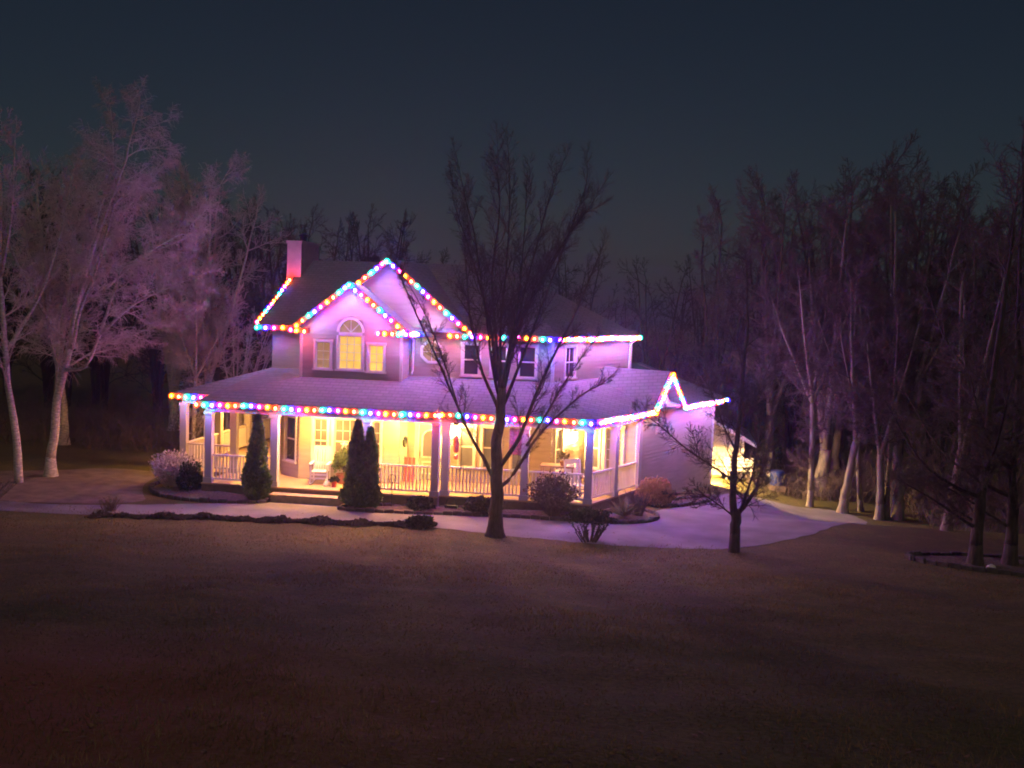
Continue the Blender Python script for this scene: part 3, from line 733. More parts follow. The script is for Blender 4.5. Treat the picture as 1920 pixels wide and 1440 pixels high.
for k in range(3):
    rr = random.Random(k); b = MB()
    q = lambda z, s: [(-.145*s+rr.uniform(-.01, .01), -.07*s+rr.uniform(-.01, .01), z), (-.145*s, .07*s, z), (.145*s, .07*s, z), (.145*s+rr.uniform(-.01, .01), -.07*s+rr.uniform(-.01, .01), z)]
    b.hexa(q(-.05, 1), q(.085, 1)); b.hexa(q(.0851, 1), q(.12, .8)); STONE.append(b.mesh('edging_stone', M['stone']))
bed('flower_bed', [(-16.9, 33.6), (-16.2, 32.2), (-15.0, 31.45), (-13.4, 31.45), (-12.2, 31.7), (-12.25, 32.4), (-14.65, 32.42), (-14.7, 34.3), (-16.4, 34.4)], 'curved mulch bed wrapping the left porch corner')
bed('flower_bed', [(-9.9, 31.5), (-8.5, 31.45), (-6.5, 31.75), (-4.6, 32.05), (-2.6, 32.0), (-1.2, 31.95), (-.1, 32.6), (.15, 33.6), (-.5, 34.6), (-1.0, 34.4), (-2.0, 32.66), (-6.8, 32.66), (-6.85, 32.4), (-9.1, 32.4)], 'long mulch bed in front of the right half of the porch')
bed('flower_bed', [(-.6, 35.5), (.2, 35.3), (.8, 35.9), (1.4, 37.4), (2.2, 39.4), (1.7, 39.5), (.8, 37.8)], 'narrow mulch bed at the foot of the garage wall', .06)
walk = tag(sheet('front_walk', smooth_poly([(-12.0, 30.6), (-10.2, 30.4), (-9.95, 31.2), (-9.9, 32.0), (-12.1, 32.0), (-12.2, 31.2)], 1), M['concrete'], .022), kind='structure')

# ------------------------------------------------------------------ trees
class Tree:
    def __init__(s, seed, up=.25, wig=.14, counts=(7, 6, 5), ratio=(.55, .5, .5), ang=(45, 45, 45), tr=.009, gap=.25, droop=0.):
        s.droop = droop
        s.r = random.Random(seed); s.tk = MB(); s.cr = MB(); s.up = up; s.wig = wig; s.counts = counts; s.ratio = ratio; s.ang = ang; s.tr = tr; s.gap = gap
    def limb(s, pts, r0, r1, n=8, kids=True, sub=3, lscale=1., lvl=0, klen=None):
        """a hand-placed limb through pts, then branches off it"""
        P = [Vector(p) for p in pts]; Q = []
        for i in range(len(P)-1):
            a, b = P[i], P[i+1]; p0 = P[i-1] if i else a-(b-a); p3 = P[i+2] if i+2 < len(P) else b+(b-a)
            for k in range(sub):
                t = k/sub
                Q.append(.5*((2*a)+(b-p0)*t+(2*p0-5*a+4*b-p3)*t*t+(3*a-p0-3*b+p3)*t**3))
        Q.append(P[-1])
        L = sum((b-a).length for a, b in zip(Q, Q[1:]))
        Q = [q+Vector((s.r.gauss(0, 1), s.r.gauss(0, 1), 0))*(r0*.12 if 0 < i else 0) for i, q in enumerate(Q)]
        m = len(Q); rad = [r0+(r1-r0)*(i/(m-1))**.85 for i in range(m)]
        s.tk.tube(Q, rad, n)
        if kids: s.kids(Q, rad, klen or L*lscale, lvl)
        return Q
    def kids(s, Q, rad, L, lvl):
        if lvl >= len(s.counts): return
        m = len(Q); c = s.counts[lvl]
        for k in range(c):
            t = s.gap+(1-s.gap)*(k+s.r.random())/c if lvl == 0 else .12+.88*(k+s.r.random())/c
            i = min(m-2, int(t*(m-1))); f = t*(m-1)-i
            p = Q[i].lerp(Q[i+1], f); d = (Q[i+1]-Q[i]).normalized()
            ax = d.orthogonal().normalized(); ax.rotate(Matrix.Rotation(s.r.random()*6.283, 3, d))
            e = d.copy(); e.rotate(Matrix.Rotation(R(s.ang[lvl]*s.r.uniform(.6, 1.3)), 3, ax))
            ln = L*s.ratio[lvl]*s.r.uniform(.6, 1.15)*(1-.45*t)
            s.branch(p, e, ln, max(s.tr, min(rad[i]*.62, ln*.013+.006)), lvl+1)
        # carry on past the tip
        if lvl > 0 or True:
            d = (Q[-1]-Q[-2]).normalized(); s.branch(Q[-1], d, L*.28, max(s.tr, rad[-1]), lvl+1)
    def branch(s, p, d, L, r, lvl):
        last = lvl >= len(s.counts)
        seg = 2 if last else 4; Q = [p.copy()]; e = d.copy()
        for k in range(seg):
            e = (e+Vector((s.r.gauss(0, s.wig), s.r.gauss(0, s.wig), s.r.gauss(0, s.wig)+(s.up if lvl < 3 else -s.droop)*.35))).normalized()
            Q.append(Q[-1]+e*(L/seg))
        r1 = s.tr*.55
        rad = [max(s.tr*.5, r+(r1-r)*k/seg) for k in range(seg+1)]
        (s.cr if r < .05 else s.tk).tube(Q, rad, 3 if last else 4, cap=False)
        if not last: s.kids(Q, rad, L, lvl)
    def done(s, name, loc, label, group, tm, wm, rz=0, cat='tree'):
        o = empty(name, loc, label, cat, group, rz)
        a = bpy.data.objects.new('trunk', s.tk.mesh('trunk', tm, True)); b = bpy.data.objects.new('crown', s.cr.mesh('crown', wm))
        for q in (a, b): col.objects.link(q); q.parent = o
        return o
CR = Vector((math.cos(PSI), math.sin(PSI), 0)); CF = Vector((-math.sin(PSI), math.cos(PSI), 0))
def L3(u, z, v=0.): return tuple(CR*u+CF*v+Vector((0, 0, z)))    # tree-local point: right, up, away

# --- big bare tree in front of the porch
t = Tree(4, up=.30, wig=.13, counts=(13, 10, 8), ratio=(.42, .58, .62), ang=(28, 40, 46), tr=.0042, gap=.2)
t.tk.lathe([(.34, -.25), (.33, -.03), (.27, .10), (.225, .30), (.20, .6)], n=10)
t.limb([L3(0, .5), L3(.0, 1.2), L3(-.02, 1.9), L3(-.06, 2.6), L3(.05, 3.3), L3(.06, 4.2)], .20, .13, 10, kids=False)
t.limb([L3(-.08, 1.6), L3(-.42, 2.25, -.1), L3(-.85, 3.0, -.25), L3(-1.3, 4.0, -.4), L3(-1.75, 5.0, -.5), L3(-2.3, 6.1, -.6), L3(-2.9, 7.4, -.6)], .062, .016, 7, lscale=.40)
t.limb([L3(-1.15, 3.7, -.35), L3(-1.55, 4.9, -.5), L3(-2.1, 6.2, -.7), L3(-2.9, 7.6, -.9)], .03, .008, 5, lscale=.35)
t.limb([L3(.05, 1.35), L3(.45, 1.75, .15), L3(.95, 2.6, .3), L3(1.45, 3.2, .5), L3(2.3, 4.0, .7), L3(3.0, 4.4, .9)], .062, .018, 7, lscale=.45)
t.limb([L3(.08, 2.0), L3(.55, 2.8, -.2), L3(.95, 3.9, -.4), L3(1.35, 5.0, -.6), L3(1.9, 6.2, -.8), L3(2.5, 7.8, -.8)], .075, .018, 7, lscale=.42)
t.limb([L3(.8, 2.55, .3), L3(1.35, 3.5, .5), L3(1.9, 4.5, .6), L3(2.6, 5.6, .6)], .045, .012, 6, lscale=.45)
for a, pts in enumerate([[(.0, 3.9), (-.25, 4.9), (-.45, 6.2), (-.75, 8.0), (-1.15, 9.6)], [(.05, 4.1), (-.05, 5.3), (.0, 6.8), (.1, 8.6), (.05, 10.2)], [(.08, 4.0), (.25, 5.0), (.5, 6.5), (.9, 8.3), (1.3, 10.0)],
                         [(.1, 3.7), (.45, 4.7), (.9, 6.0), (1.5, 7.8), (2.1, 9.6)], [(-.02, 3.6), (-.5, 4.6), (-.85, 5.8), (-1.05, 7.2), (-1.2, 8.8)], [(.06, 4.2), (.3, 5.6), (1.0, 7.2), (1.9, 8.8)], [(0, 4.2), (-.2, 5.8), (-.35, 7.4), (-.2, 9.2), (-.3, 10.4)],
                         [(.05, 4.0), (.2, 5.2), (.45, 7.0), (.55, 9.4)], [(.1, 4.4), (.6, 6.2), (1.5, 8.0), (2.4, 9.4)], [(-.1, 4.4), (-.35, 6.0), (-.9, 7.8), (-1.4, 9.2)]]):
    v = [-.9, .2, .6, -.3, .8, -.9, 1.1, -.6, .9, -.5][a]
    t.limb([L3(u, z, v*(z-4)*.22) for u, z in pts], .060, .012, 6, lscale=.62)
t.done('bare_tree', (-4.46, 29.37, g(-4.46, 29.37)), 'big bare dark tree standing right in front of the porch', None, M['bark'], M['twig'])

# --- small bare tree at the drive edge
t = Tree(7, up=.20, wig=.16, counts=(13, 10, 8), ratio=(.9, .6, .62), ang=(50, 45, 45), tr=.0045, gap=.12)
t.tk.lathe([(.19, -.2), (.165, .0), (.15, .3), (.145, .6)], n=9)
t.limb([L3(0, .5), L3(0, .85), L3(-.02, 1.15)], .145, .14, 9, kids=False)
t.limb([L3(-.02, 1.0), L3(-.12, 1.7), L3(-.10, 2.6), L3(-.03, 3.8), L3(.0, 5.0), L3(.05, 6.3), L3(-.05, 7.6)], .115, .02, 8, lscale=.32)
t.limb([L3(.05, 1.05), L3(.30, 1.35, .1), L3(.55, 1.75, .2), L3(.75, 2.4, .3), L3(.95, 3.4, .4)], .08, .014, 7, lscale=.5)
t.limb([L3(.12, 1.15), L3(.2, 1.6, -.2), L3(.35, 2.5, -.4), L3(.45, 3.8, -.5)], .05, .012, 6, lscale=.5)
t.limb([L3(-.08, 1.0), L3(-.5, 1.3, .1), L3(-1.0, 1.55, .1), L3(-1.8, 1.5, .2)], .03, .008, 5, lscale=.35)
t.limb([L3(-.12, 1.95), L3(-.7, 2.35, -.1), L3(-1.5, 2.85, -.2), L3(-2.3, 3.5, -.3), L3(-2.8, 3.75, -.3)], .038, .008, 5, lscale=.32)
t.limb([L3(-.10, 2.8), L3(-.45, 3.5, .2), L3(-.75, 4.3, .3), L3(-1.2, 5.0, .5)], .03, .008, 5, lscale=.4)
t.limb([L3(-.05, 3.4), L3(.4, 4.2, .2), L3(.8, 5.2, .3)], .03, .008, 5, lscale=.5)
t.done('bare_tree', (2.17, 29.35, g(2.17, 29.35)), 'small bare forked tree at the edge of the drive, right of the house', None, M['bark'], M['twig'])

# --- two trees in the bed at far right
def right_tree(seed, loc, label, lean, H):
    t = Tree(seed, up=.22, wig=.15, counts=(15, 10, 9), ratio=(.6, .58, .62), ang=(50, 48, 50), tr=.0055, gap=.12)
    t.tk.lathe([(.30, -.25), (.25, .0), (.20, .25), (.175, .6)], n=9)
    t.limb([L3(0, .5), L3(.02*lean, 1.5), L3(.10*lean, 3.0), L3(.10*lean, 5.0), L3(.3*lean, 7.5), L3(.4*lean, H)], .175, .03, 9, lscale=.38)
    for k in range(6):
        a = k*1.15+seed; z0 = 1.1+.75*k; c, q = math.cos(a), math.sin(a); ln = 2.6+.3*k
        t.limb([L3(.03*lean, z0), L3(c*ln*.3, z0+.35, q*ln*.3), L3(c*ln*.65, z0+1.1, q*ln*.65), L3(c*ln, z0+2.6, q*ln)], .065, .014, 6, lscale=.45)
    t.limb([L3(0, 1.0), L3(-.6, 1.35), L3(-1.3, 1.8, .2), L3(-2.1, 2.2, .3)], .05, .012, 5, lscale=.4)
    t.done('bare_tree', (loc[0], loc[1], g(*loc)), label, None, M['bark'], M['wtwig'])
right_tree(21, (8.51, 29.55), 'bare tree in the right-hand bed, left of the pair, beside a white stone', 1, 9.8)
right_tree(33, (9.5, 29.9), 'bare tree at the right edge of the picture, right of the pair', -1, 10.6)

# --- pale multi-stemmed tree at left
t = Tree(12, up=.12, wig=.15, counts=(17, 12, 11), ratio=(.72, .62, .68), ang=(50, 52, 55), tr=.005, gap=.16, droop=1.3)
q = lambda x, y, v=0: L3((x-95)/54.6, (893-y)/54.6, v)
t.tk.lathe([(.30, -.3), (.27, .0), (.20, .3), (.165, .7)], n=9)
t.limb([q(95, 860), q(103, 800), q(112, 720), q(128, 650)], .165, .125, 9, kids=False)
t.limb([q(108, 740), q(108, 680), q(100, 600, .4), q(118, 520, .8), q(130, 440, 1.1)], .10, .03, 7, lscale=.6)
for pts, r in [([(128, 655), (150, 560, -.2), (175, 480, -.3), (205, 400, -.4), (235, 320, -.4), (250, 255, -.3), (258, 200)], .10), ([(130, 640), (150, 540, .3), (185, 450, .5), (230, 370, .8), (285, 300, 1.)], .08),
               ([(135, 650), (165, 570, -.6), (200, 500, -.9), (225, 430, -1.2), (255, 370, -1.5), (330, 385, -1.7)], .07), ([(120, 690), (170, 680, -.4), (200, 620, -.6), (235, 530, -.9), (250, 495, -1), (300, 470, -1.2), (365, 440, -1.4)], .075),
               ([(118, 690), (190, 640, .5), (260, 610, .9), (340, 570, 1.3)], .05), ([(112, 700), (80, 600, .4), (68, 470, .6), (80, 400, .8), (118, 310, 1)], .08), ([(145, 570), (145, 500, .5), (137, 430, .8), (120, 395, 1)], .05),
               ([(150, 560), (175, 430), (190, 350, .4), (200, 290, .5), (195, 200, .5)], .05), ([(160, 560, .6), (240, 470, 1.5), (330, 400, 2), (390, 300, 2.2)], .05), ([(120, 640, 0), (60, 520, -.6), (20, 400, -1), (0, 280, -1.2)], .07), ([(200, 620, -.6), (280, 560, -1.4), (370, 520, -2), (420, 500, -2.2)], .05)]:
    t.limb([q(*p) for p in pts], r, .016, 6, lscale=.36)
t.done('bare_tree', (-20.83, 34.04, 0), 'large pale multi-stemmed bare tree glowing pink left of the house', None, M['birch'], M['btwig'])
t = Tree(15, up=.2, wig=.14, counts=(12, 9, 8), ratio=(.6, .55, .6), ang=(42, 42, 45), tr=.0065, gap=.3)
q = lambda x, y, v=0: L3((x-35)/56., (905-y)/56., v)
t.limb([q(36, 915), q(30, 820), q(15, 720), q(8, 620), q(0, 500), q(5, 380), q(-10, 260)], .15, .03, 9, lscale=.4)
for pts in ([(12, 660), (60, 560, .5), (90, 450, .8), (110, 330, 1)], [(8, 600), (-60, 480, -.4), (-100, 360, -.5)], [(3, 520), (40, 420, -.7), (55, 280, -1)]): t.limb([q(*p) for p in pts], .07, .015, 6, lscale=.45)
t.done('bare_tree', (-21.1, 32.61, 0), 'leaning pale trunk tree at the left edge of the picture', None, M['birch'], M['btwig'])

# small pale vase-shaped tree behind the side porch
t = Tree(18, up=.15, wig=.12, counts=(9, 7, 6), ratio=(.6, .55, .55), ang=(35, 40, 45), tr=.006, gap=.25)
for k in range(9):
    a = k*2.4; c, s_ = math.cos(a), math.sin(a); o_ = .5+.5*random.random()
    t.limb([L3(.05*c, 0, .05*s_), L3(.3*c*o_, 1.3, .3*s_*o_), L3(.9*c*o_, 3.2, .9*s_*o_), L3(1.6*c*o_+.3, 5.0, 1.6*s_*o_)], .06, .014, 6, lscale=.4)
t.done('bare_tree', (-16.9, 41.6, 0), 'small vase-shaped pale tree rising behind the left porch roof', None, M['birch'], M['btwig'])

# --- woodland trees: four kinds, copied
def forest_proto(seed, H, r, fork, counts=(15, 11, 9)):
    t = Tree(seed, up=.2, wig=.17, counts=counts, ratio=(.58, .55, .6), ang=(54, 48, 48), tr=.008, gap=.06)
    rr = random.Random(seed*7)
    t.tk.lathe([(r*1.7, -.4), (r*1.4, 0), (r*1.05, .35), (r, .7)], n=8)
    x, y = rr.uniform(-.3, .3), rr.uniform(-.3, .3); fz = H*fork
    t.limb([(0, 0, .6), (x*.3, y*.3, fz*.5), (x, y, fz)], r, r*.75, 8, kids=fork > .35, lscale=.5)
    n = rr.choice((4, 5)); 
    for k in range(n):
        a = k*6.283/n+rr.uniform(-.4, .4); c, s_ = math.cos(a), math.sin(a); sp = rr.uniform(.7, 2.6); hh = H*rr.uniform(.68, 1)
        t.limb([(x, y, fz-.15), (x+c*sp*.35, y+s_*sp*.35, fz+(hh-fz)*.3), (x+c*sp*.7, y+s_*sp*.7, fz+(hh-fz)*.65), (x+c*sp, y+s_*sp, hh)], r*.62, .03, 6, lscale=.55)
    return t.tk.mesh('trunk', M['bark_lit'], True), t.cr.mesh('crown', M['wtwig'])
protos = [forest_proto(40, 10.5, .13, .42), forest_proto(41, 11.5, .30, .16), forest_proto(42, 9.5, .17, .30), forest_proto(43, 12, .22, .25)]
def recol(me, m):
    c = me.copy(); c.materials.clear(); c.materials.append(m); return c
dim = [(recol(a, M['bark_unlit']), c) for a, c in protos]  # same trunks recoloured darker where the lamp does not reach
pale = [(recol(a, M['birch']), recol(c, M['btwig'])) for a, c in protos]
def forest(k, x, y, label, sc_=1., rz=0, lean=(0, 0), zs=None):
    o = empty('woodland_tree', (x, y, g0(x, y)), label, 'tree', 'trees at the edge of the wood'); o.rotation_euler = (lean[0], lean[1], rz); o.scale = (sc_, sc_, zs or sc_)
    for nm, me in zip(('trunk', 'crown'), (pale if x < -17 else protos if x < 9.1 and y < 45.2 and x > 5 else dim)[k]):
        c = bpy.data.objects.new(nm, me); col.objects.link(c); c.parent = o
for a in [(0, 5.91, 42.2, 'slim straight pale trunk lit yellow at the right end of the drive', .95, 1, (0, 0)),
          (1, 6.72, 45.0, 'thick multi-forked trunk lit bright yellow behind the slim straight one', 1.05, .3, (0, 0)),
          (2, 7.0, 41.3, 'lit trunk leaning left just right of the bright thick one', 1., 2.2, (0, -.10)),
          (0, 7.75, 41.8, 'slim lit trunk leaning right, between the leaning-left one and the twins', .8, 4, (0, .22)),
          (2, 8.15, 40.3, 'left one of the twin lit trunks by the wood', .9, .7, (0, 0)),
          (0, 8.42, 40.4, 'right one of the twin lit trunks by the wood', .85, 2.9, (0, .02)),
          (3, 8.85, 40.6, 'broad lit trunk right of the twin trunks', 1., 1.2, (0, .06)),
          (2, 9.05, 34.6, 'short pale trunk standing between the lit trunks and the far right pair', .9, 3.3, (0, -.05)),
          (3, 4.6, 45.5, 'tall dim tree behind the outbuilding, left of the lit trunks', 1., 2, (0, -.05)),
          (1, 2.2, 47.5, 'spreading tree rising behind the garage roof', .98, 2.5, (0, -.08)),
          (3, 9.3, 43.5, 'tall tree deep in the right wood behind the broad lit trunk', 1.05, .4, (0, .04)),
          (1, 11.6, 40.5, 'large tree in the right wood between the two dark bed trees', 1.05, 3.7, (0, 0)),
          (2, 12.2, 36.0, 'tree at the right edge of the wood behind the bed trees', 1.15, 5, (0, 0)),
          (3, 7.6, 47.5, 'tall tree at the back of the wood above the thick lit trunk', 1.12, 5.2, (0, 0)),
          (0, 14.5, 42.5, 'slim tree at the far right of the wood', 1.2, 1.9, (0, 0)),
          (2, -24.5, 41., 'dim pink tree behind the pale multi-stemmed tree', 1.2, 1, (0, 0)),
          (3, -19.0, 43., 'pink-lit tree between the pale tree and the side porch', .92, 2.6, (0, 0)),
          (0, -18.6, 40.5, 'thin pink-lit trunk just left of the side porch', .72, 5, (0, 0)),
          (1, -22.5, 47., 'spreading tree behind the dark hedge at left', .95, 4, (0, 0))]:
    forest(*a)
# dense wood beyond the house: reads as one mass
b = MB(); rr = random.Random(99)
small = []
for k in range(3):
    t = Tree(60+k, up=.2, wig=.18, counts=(9, 7, 6), ratio=(.75, .55, .6), ang=(50, 45, 45), tr=.012, gap=.1)
    for j in range(3):
        a = j*2.1+k; c, s_ = math.cos(a), math.sin(a)
        t.limb([(0, 0, -.3), (c*.3, s_*.3, 3), (c*.9, s_*.9, 6), (c*1.5, s_*1.5, 9.5)], .16, .03, 5, lscale=.36)
    small.append((t.tk.v+t.cr.v, t.tk.f, t.cr.f, len(t.tk.v)))
wb = MB()
for k in range(66):
    x = -36+72*((k*0.618034) % 1); y = rr.uniform(49, 62)
    x = x-(y-33)*.12; v, f1, f2, n1 = small[k % 3]; a = rr.random()*6.28; s_ = rr.uniform(.85, 1.2)*(1.0 if x < -13 or x > 3 else .76); c, q = math.cos(a)*s_, math.sin(a)*s_
    base = len(wb.v); z = g0(x, y)
    wb.v += [(x+p[0]*c-p[1]*q, y+p[0]*q+p[1]*c, z+p[2]*s_) for p in v]
    wb.f += [tuple(i+base for i in f) for f in f1]+[tuple(i+base+n1 for i in f) for f in f2]
tag(wb.build('woodland', M['dwood']), 'dark bare wood in the distance behind the house', 'wood', kind='stuff')

ub = MB(); rr = random.Random(123)
for k in range(5200):
    if k % 3: x = rr.uniform(3.6, 20); y = rr.uniform(43.5, 51) if x < 9.5 else rr.uniform(36, 50)
    else: x = rr.uniform(-34, -17.8); y = rr.uniform(40, 50)
    if 3 < x < 9 and y < 43.5: continue
    h_ = rr.uniform(.4, 1.9)*(.5+.5*abs(math.sin(x*.9)+math.sin(y*1.3))); z = g0(x, y); p = Vector((x, y, z-.05)); d = Vector((rr.gauss(0, .35), rr.gauss(0, .35), 1)).normalized()
    m_ = p+d*h_*.55+Vector((rr.gauss(0, .06), rr.gauss(0, .06), 0)); q_ = m_+(d+Vector((rr.gauss(0, .5), rr.gauss(0, .5), 0))).normalized()*h_*.5
    ub.tube([p, m_, q_], [.012, .009, .004], 3, False)
    for j in range(3):
        o_ = p.lerp(m_, rr.uniform(.5, 1)); e_ = Vector((rr.gauss(0, 1), rr.gauss(0, 1), .8)).normalized()*h_*.4; ub.tube([o_, o_+e_], [.007, .004], 3, False)
tag(ub.build('undergrowth', M['wtwig']), 'tangled bare undergrowth at the foot of the wood', 'undergrowth', kind='stuff')

# ------------------------------------------------------------------ foliage plants
def tufts(n, shape, size, seed, flat=.35, updir=.6):
    """leaf sprays spread through a volume; shape(rand)->(p, outward)"""
    rr = random.Random(seed); b = MB()
    for _ in range(n):
        p, o = shape(rr); p = Vector(p); d = Vector(o)+Vector((rr.gauss(0, .5), rr.gauss(0, .5), rr.gauss(0, .4)+updir)); d.normalize()
        a = d.orthogonal(); a.rotate(Matrix.Rotation(rr.random()*6.28, 3, d)); a.normalize()
        s = size*rr.uniform(.6, 1.4); q = p+d*s; w_ = a*s*flat
        k = len(b.v); b.v += [tuple(p-w_*.4), tuple(p+d*s*.5-w_), tuple(q), tuple(p+d*s*.5+w_)]; b.f.append((k, k+1, k+2, k+3))
    return b
def cone_shape(h, r, pw=.8, lump=.15, seed=0):
    ph = [random.Random(seed+k).random()*6 for k in range(4)]
    def f(rr):
        z = rr.random()**1.15; t = rr.random()*6.283
        prof = math.sin(min(1, (z+.05)*4.5)*1.57)*(1-z)**pw
        R_ = r*prof*1.15*(1+lump*math.sin(3*t+ph[0]+z*7)+lump*.7*math.sin(5*t+ph[1]-z*13)); q = R_*(rr.random()**.35)
        return (q*math.cos(t), q*math.sin(t), z*h), (math.cos(t), math.sin(t), .3)
    return f
def ball_shape(rx, ry, rz_, z0, lump=.12, seed=0, fill=.4):
    ph = [random.Random(seed+k+9).random()*6 for k in range(4)]
    def f(rr):
        t = rr.random()*6.283; cz = rr.uniform(-.6, 1); s = math.sqrt(1-cz*cz); q = rr.random()**fill*(1+lump*math.sin(4*t+ph[0]+cz*5)+lump*math.sin(7*cz+ph[1]+2*t))
        return (rx*q*s*math.cos(t), ry*q*s*math.sin(t), z0+rz_*(cz*q)), (s*math.cos(t), s*math.sin(t), cz)
    return f
def plant(name, loc, label, cat, foliage, fm, stems=None, sm=None, group=None):
    o = empty(name, (loc[0], loc[1], g(loc[0], loc[1])+(loc[2] if len(loc) > 2 else 0)), label, cat, group)
    q = bpy.data.objects.new('foliage', foliage.mesh('foliage', fm)); col.objects.link(q); q.parent = o
    if stems: q = bpy.data.objects.new('stem', stems.mesh('stem', sm or M['bark'])); col.objects.link(q); q.parent = o
    return o
def stick(h, r): b = MB(); b.tube([(0, 0, -.1), (.01, 0, h*.5), (0, 0, h)], [r, r*.8, r*.3], 6); return b
plant('arborvitae', (-12.55, 32.0, .08), 'narrow pointed evergreen left of the porch steps', 'evergreen', tufts(16000, cone_shape(2.65, .38, .85, .24, 1), .10, 1), M['arb'], stick(2.8, .05), group='columnar evergreens by the porch steps')
f1 = tufts(11000, cone_shape(2.65, .38, .8, .32, 5), .10, 2); f2 = tufts(8000, cone_shape(2.45, .30, .7, .32, 8), .10, 3)
k = len(f1.v); f1.v = [(x-.12, y, z) for x, y, z in f1.v]+[(x+.26, y+.05, z) for x, y, z in f2.v]; f1.f += [tuple(i+k for i in f) for f in f2.f]
plant('arborvitae', (-9.1, 31.8, .08), 'double-topped evergreen right of the porch steps', 'evergreen', f1, M['arb'], stick(2.6, .05), group='columnar evergreens by the porch steps')

def twig_bush(seed, r, h, n, th=.008, spread=1., base=.15):
    rr = random.Random(seed); st = MB(); fo = MB()
    for k in range(n):
        a = rr.random()*6.283; q = base*rr.random(); e = rr.random()**.6*spread; p = Vector((q*math.cos(a), q*math.sin(a), -.05)); d = Vector((math.cos(a)*e*r/h, math.sin(a)*e*r/h, 1)); ln = h*rr.uniform(.7, 1.05)
        Q = [p, p+d*ln*.4+Vector((rr.gauss(0, .02), rr.gauss(0, .02), 0)), p+d*ln*.8+Vector((rr.gauss(0, .05), rr.gauss(0, .05), 0))]
        st.tube(Q, [th*1.8, th*1.3, th*.7], 4, False)
        for _ in range(7):
            t = rr.uniform(.45, 1); o_ = Q[1].lerp(Q[2], (t-.4)/.6); dd = Vector((rr.gauss(0, 1), rr.gauss(0, 1), abs(rr.gauss(.6, .6)))).normalized(); l_ = rr.uniform(.12, .3)*h*.5
            fo.tube([o_, o_+dd*l_*.5+Vector((rr.gauss(0, .02), rr.gauss(0, .02), 0)), o_+dd*l_], [th*.8, th*.6, th*.3], 3, False)
    return fo, st
fo, st = twig_bush(3, .75, 1.0, 230, .006, 1.1); f3 = tufts(3500, ball_shape(.72, .7, .55, .72, .14, 4), .07, 9); k = len(fo.v); fo.v += f3.v; fo.f += [tuple(i+k for i in f) for f in f3.f]
plant('round_bush', (-3.15, 32.35, .05), 'rounded twiggy purple-grey bush in front of the right porch railing', 'bush', fo, M['shrub'], st, M['shrub'])
fo, st = twig_bush(8, .62, .72, 34, .013, 1.0, .22); f3 = tufts(2600, ball_shape(.62, .55, .20, .66, .15, 7), .07, 12); k = len(fo.v); fo.v += f3.v; fo.f += [tuple(i+k for i in f) for f in f3.f]
plant('clipped_bush', (-1.8, 29.5), 'leggy flat-topped bush with bare stems at the lawn edge', 'bush', fo, M['dshrub'], st, M['bark'])
fo = tufts(9000, ball_shape(.62, .6, .52, .36, .06, 3, .25), .06, 21); plant('round_bush', (-.05, 35.75), 'dome-shaped tan bush at the corner of the garage', 'bush', fo, M['oshrub'])
b = MB(); rr = random.Random(31)
for k in range(90):
    a = rr.random()*6.283; e = rr.uniform(.1, 1); l_ = rr.uniform(.45, .75); d = Vector((math.cos(a)*e, math.sin(a)*e, 1.05-e*.6)).normalized(); p = Vector((0, 0, .02)); w_ = Vector((-math.sin(a), math.cos(a), 0))*.022
    m_ = p+d*l_*.55; q_ = p+d*l_+Vector((0, 0, -.08*e)); k_ = len(b.v)
    b.v += [tuple(p-w_), tuple(p+w_), tuple(m_+w_), tuple(q_), tuple(m_-w_)]; b.f.append((k_, k_+1, k_+2, k_+3, k_+4))
plant('yucca', (-1.0, 32.75, .08), 'spiky pale yucca at the right tip of the porch bed', 'plant', b, M['yucca'])
fo, st = twig_bush(14, .5, .95, 60, .006, .9); plant('twiggy_shrub', (-.55, 33.3, .08), 'upright dry shrub behind the spiky yucca', 'bush', fo, M['shrub'], st, M['shrub'])
for loc, lab, r, h, sd in [((-7.25, 32.1, .06), 'low dark shrub left of the double porch posts', .36, .34, 1), ((-5.35, 32.3, .06), 'low dark shrub left of the big tree trunk at the porch base', .5, .42, 2),
                           ((-6.75, 29.95), 'low dark shrub at the right end of the lawn border', .38, .24, 3), ((-15.1, 32.7, .06), 'upright dark shrub by the left porch corner post', .36, .85, 4)]:
    fo = tufts(4200, ball_shape(r, r, h*.62, h*.4, .15, sd, .3), .075, 40+sd); plant('low_shrub', loc, lab, 'shrub', fo, M['dshrub'])
fo, st = twig_bush(22, .75, 1.15, 170, .006, 1.1, .3); f3 = tufts(2600, ball_shape(.7, .6, .5, .65, .2, 14), .08, 19); k = len(fo.v); fo.v += f3.v; fo.f += [tuple(i+k for i in f) for f in f3.f]
plant('round_bush', (-15.85, 33.2, .05), 'pale grey-pink bush in front of the far left porch post', 'bush', fo, M['btwig'], st, M['btwig'])
fo, st = twig_bush(25, .35, .55, 80, .005, 1.); plant('grass_clump', (-16.05, 29.3), 'thin dry clump of stems by the drive at left', 'plant', fo, M['hay'], st, M['hay'])
fo, st = twig_bush(27, .9, 1.0, 80, .008, 1.1, .3); plant('twiggy_shrub', (-19.6, 28.3), 'reddish twiggy shrub at the left picture edge', 'bush', fo, M['shrub'], st, M['shrub'])
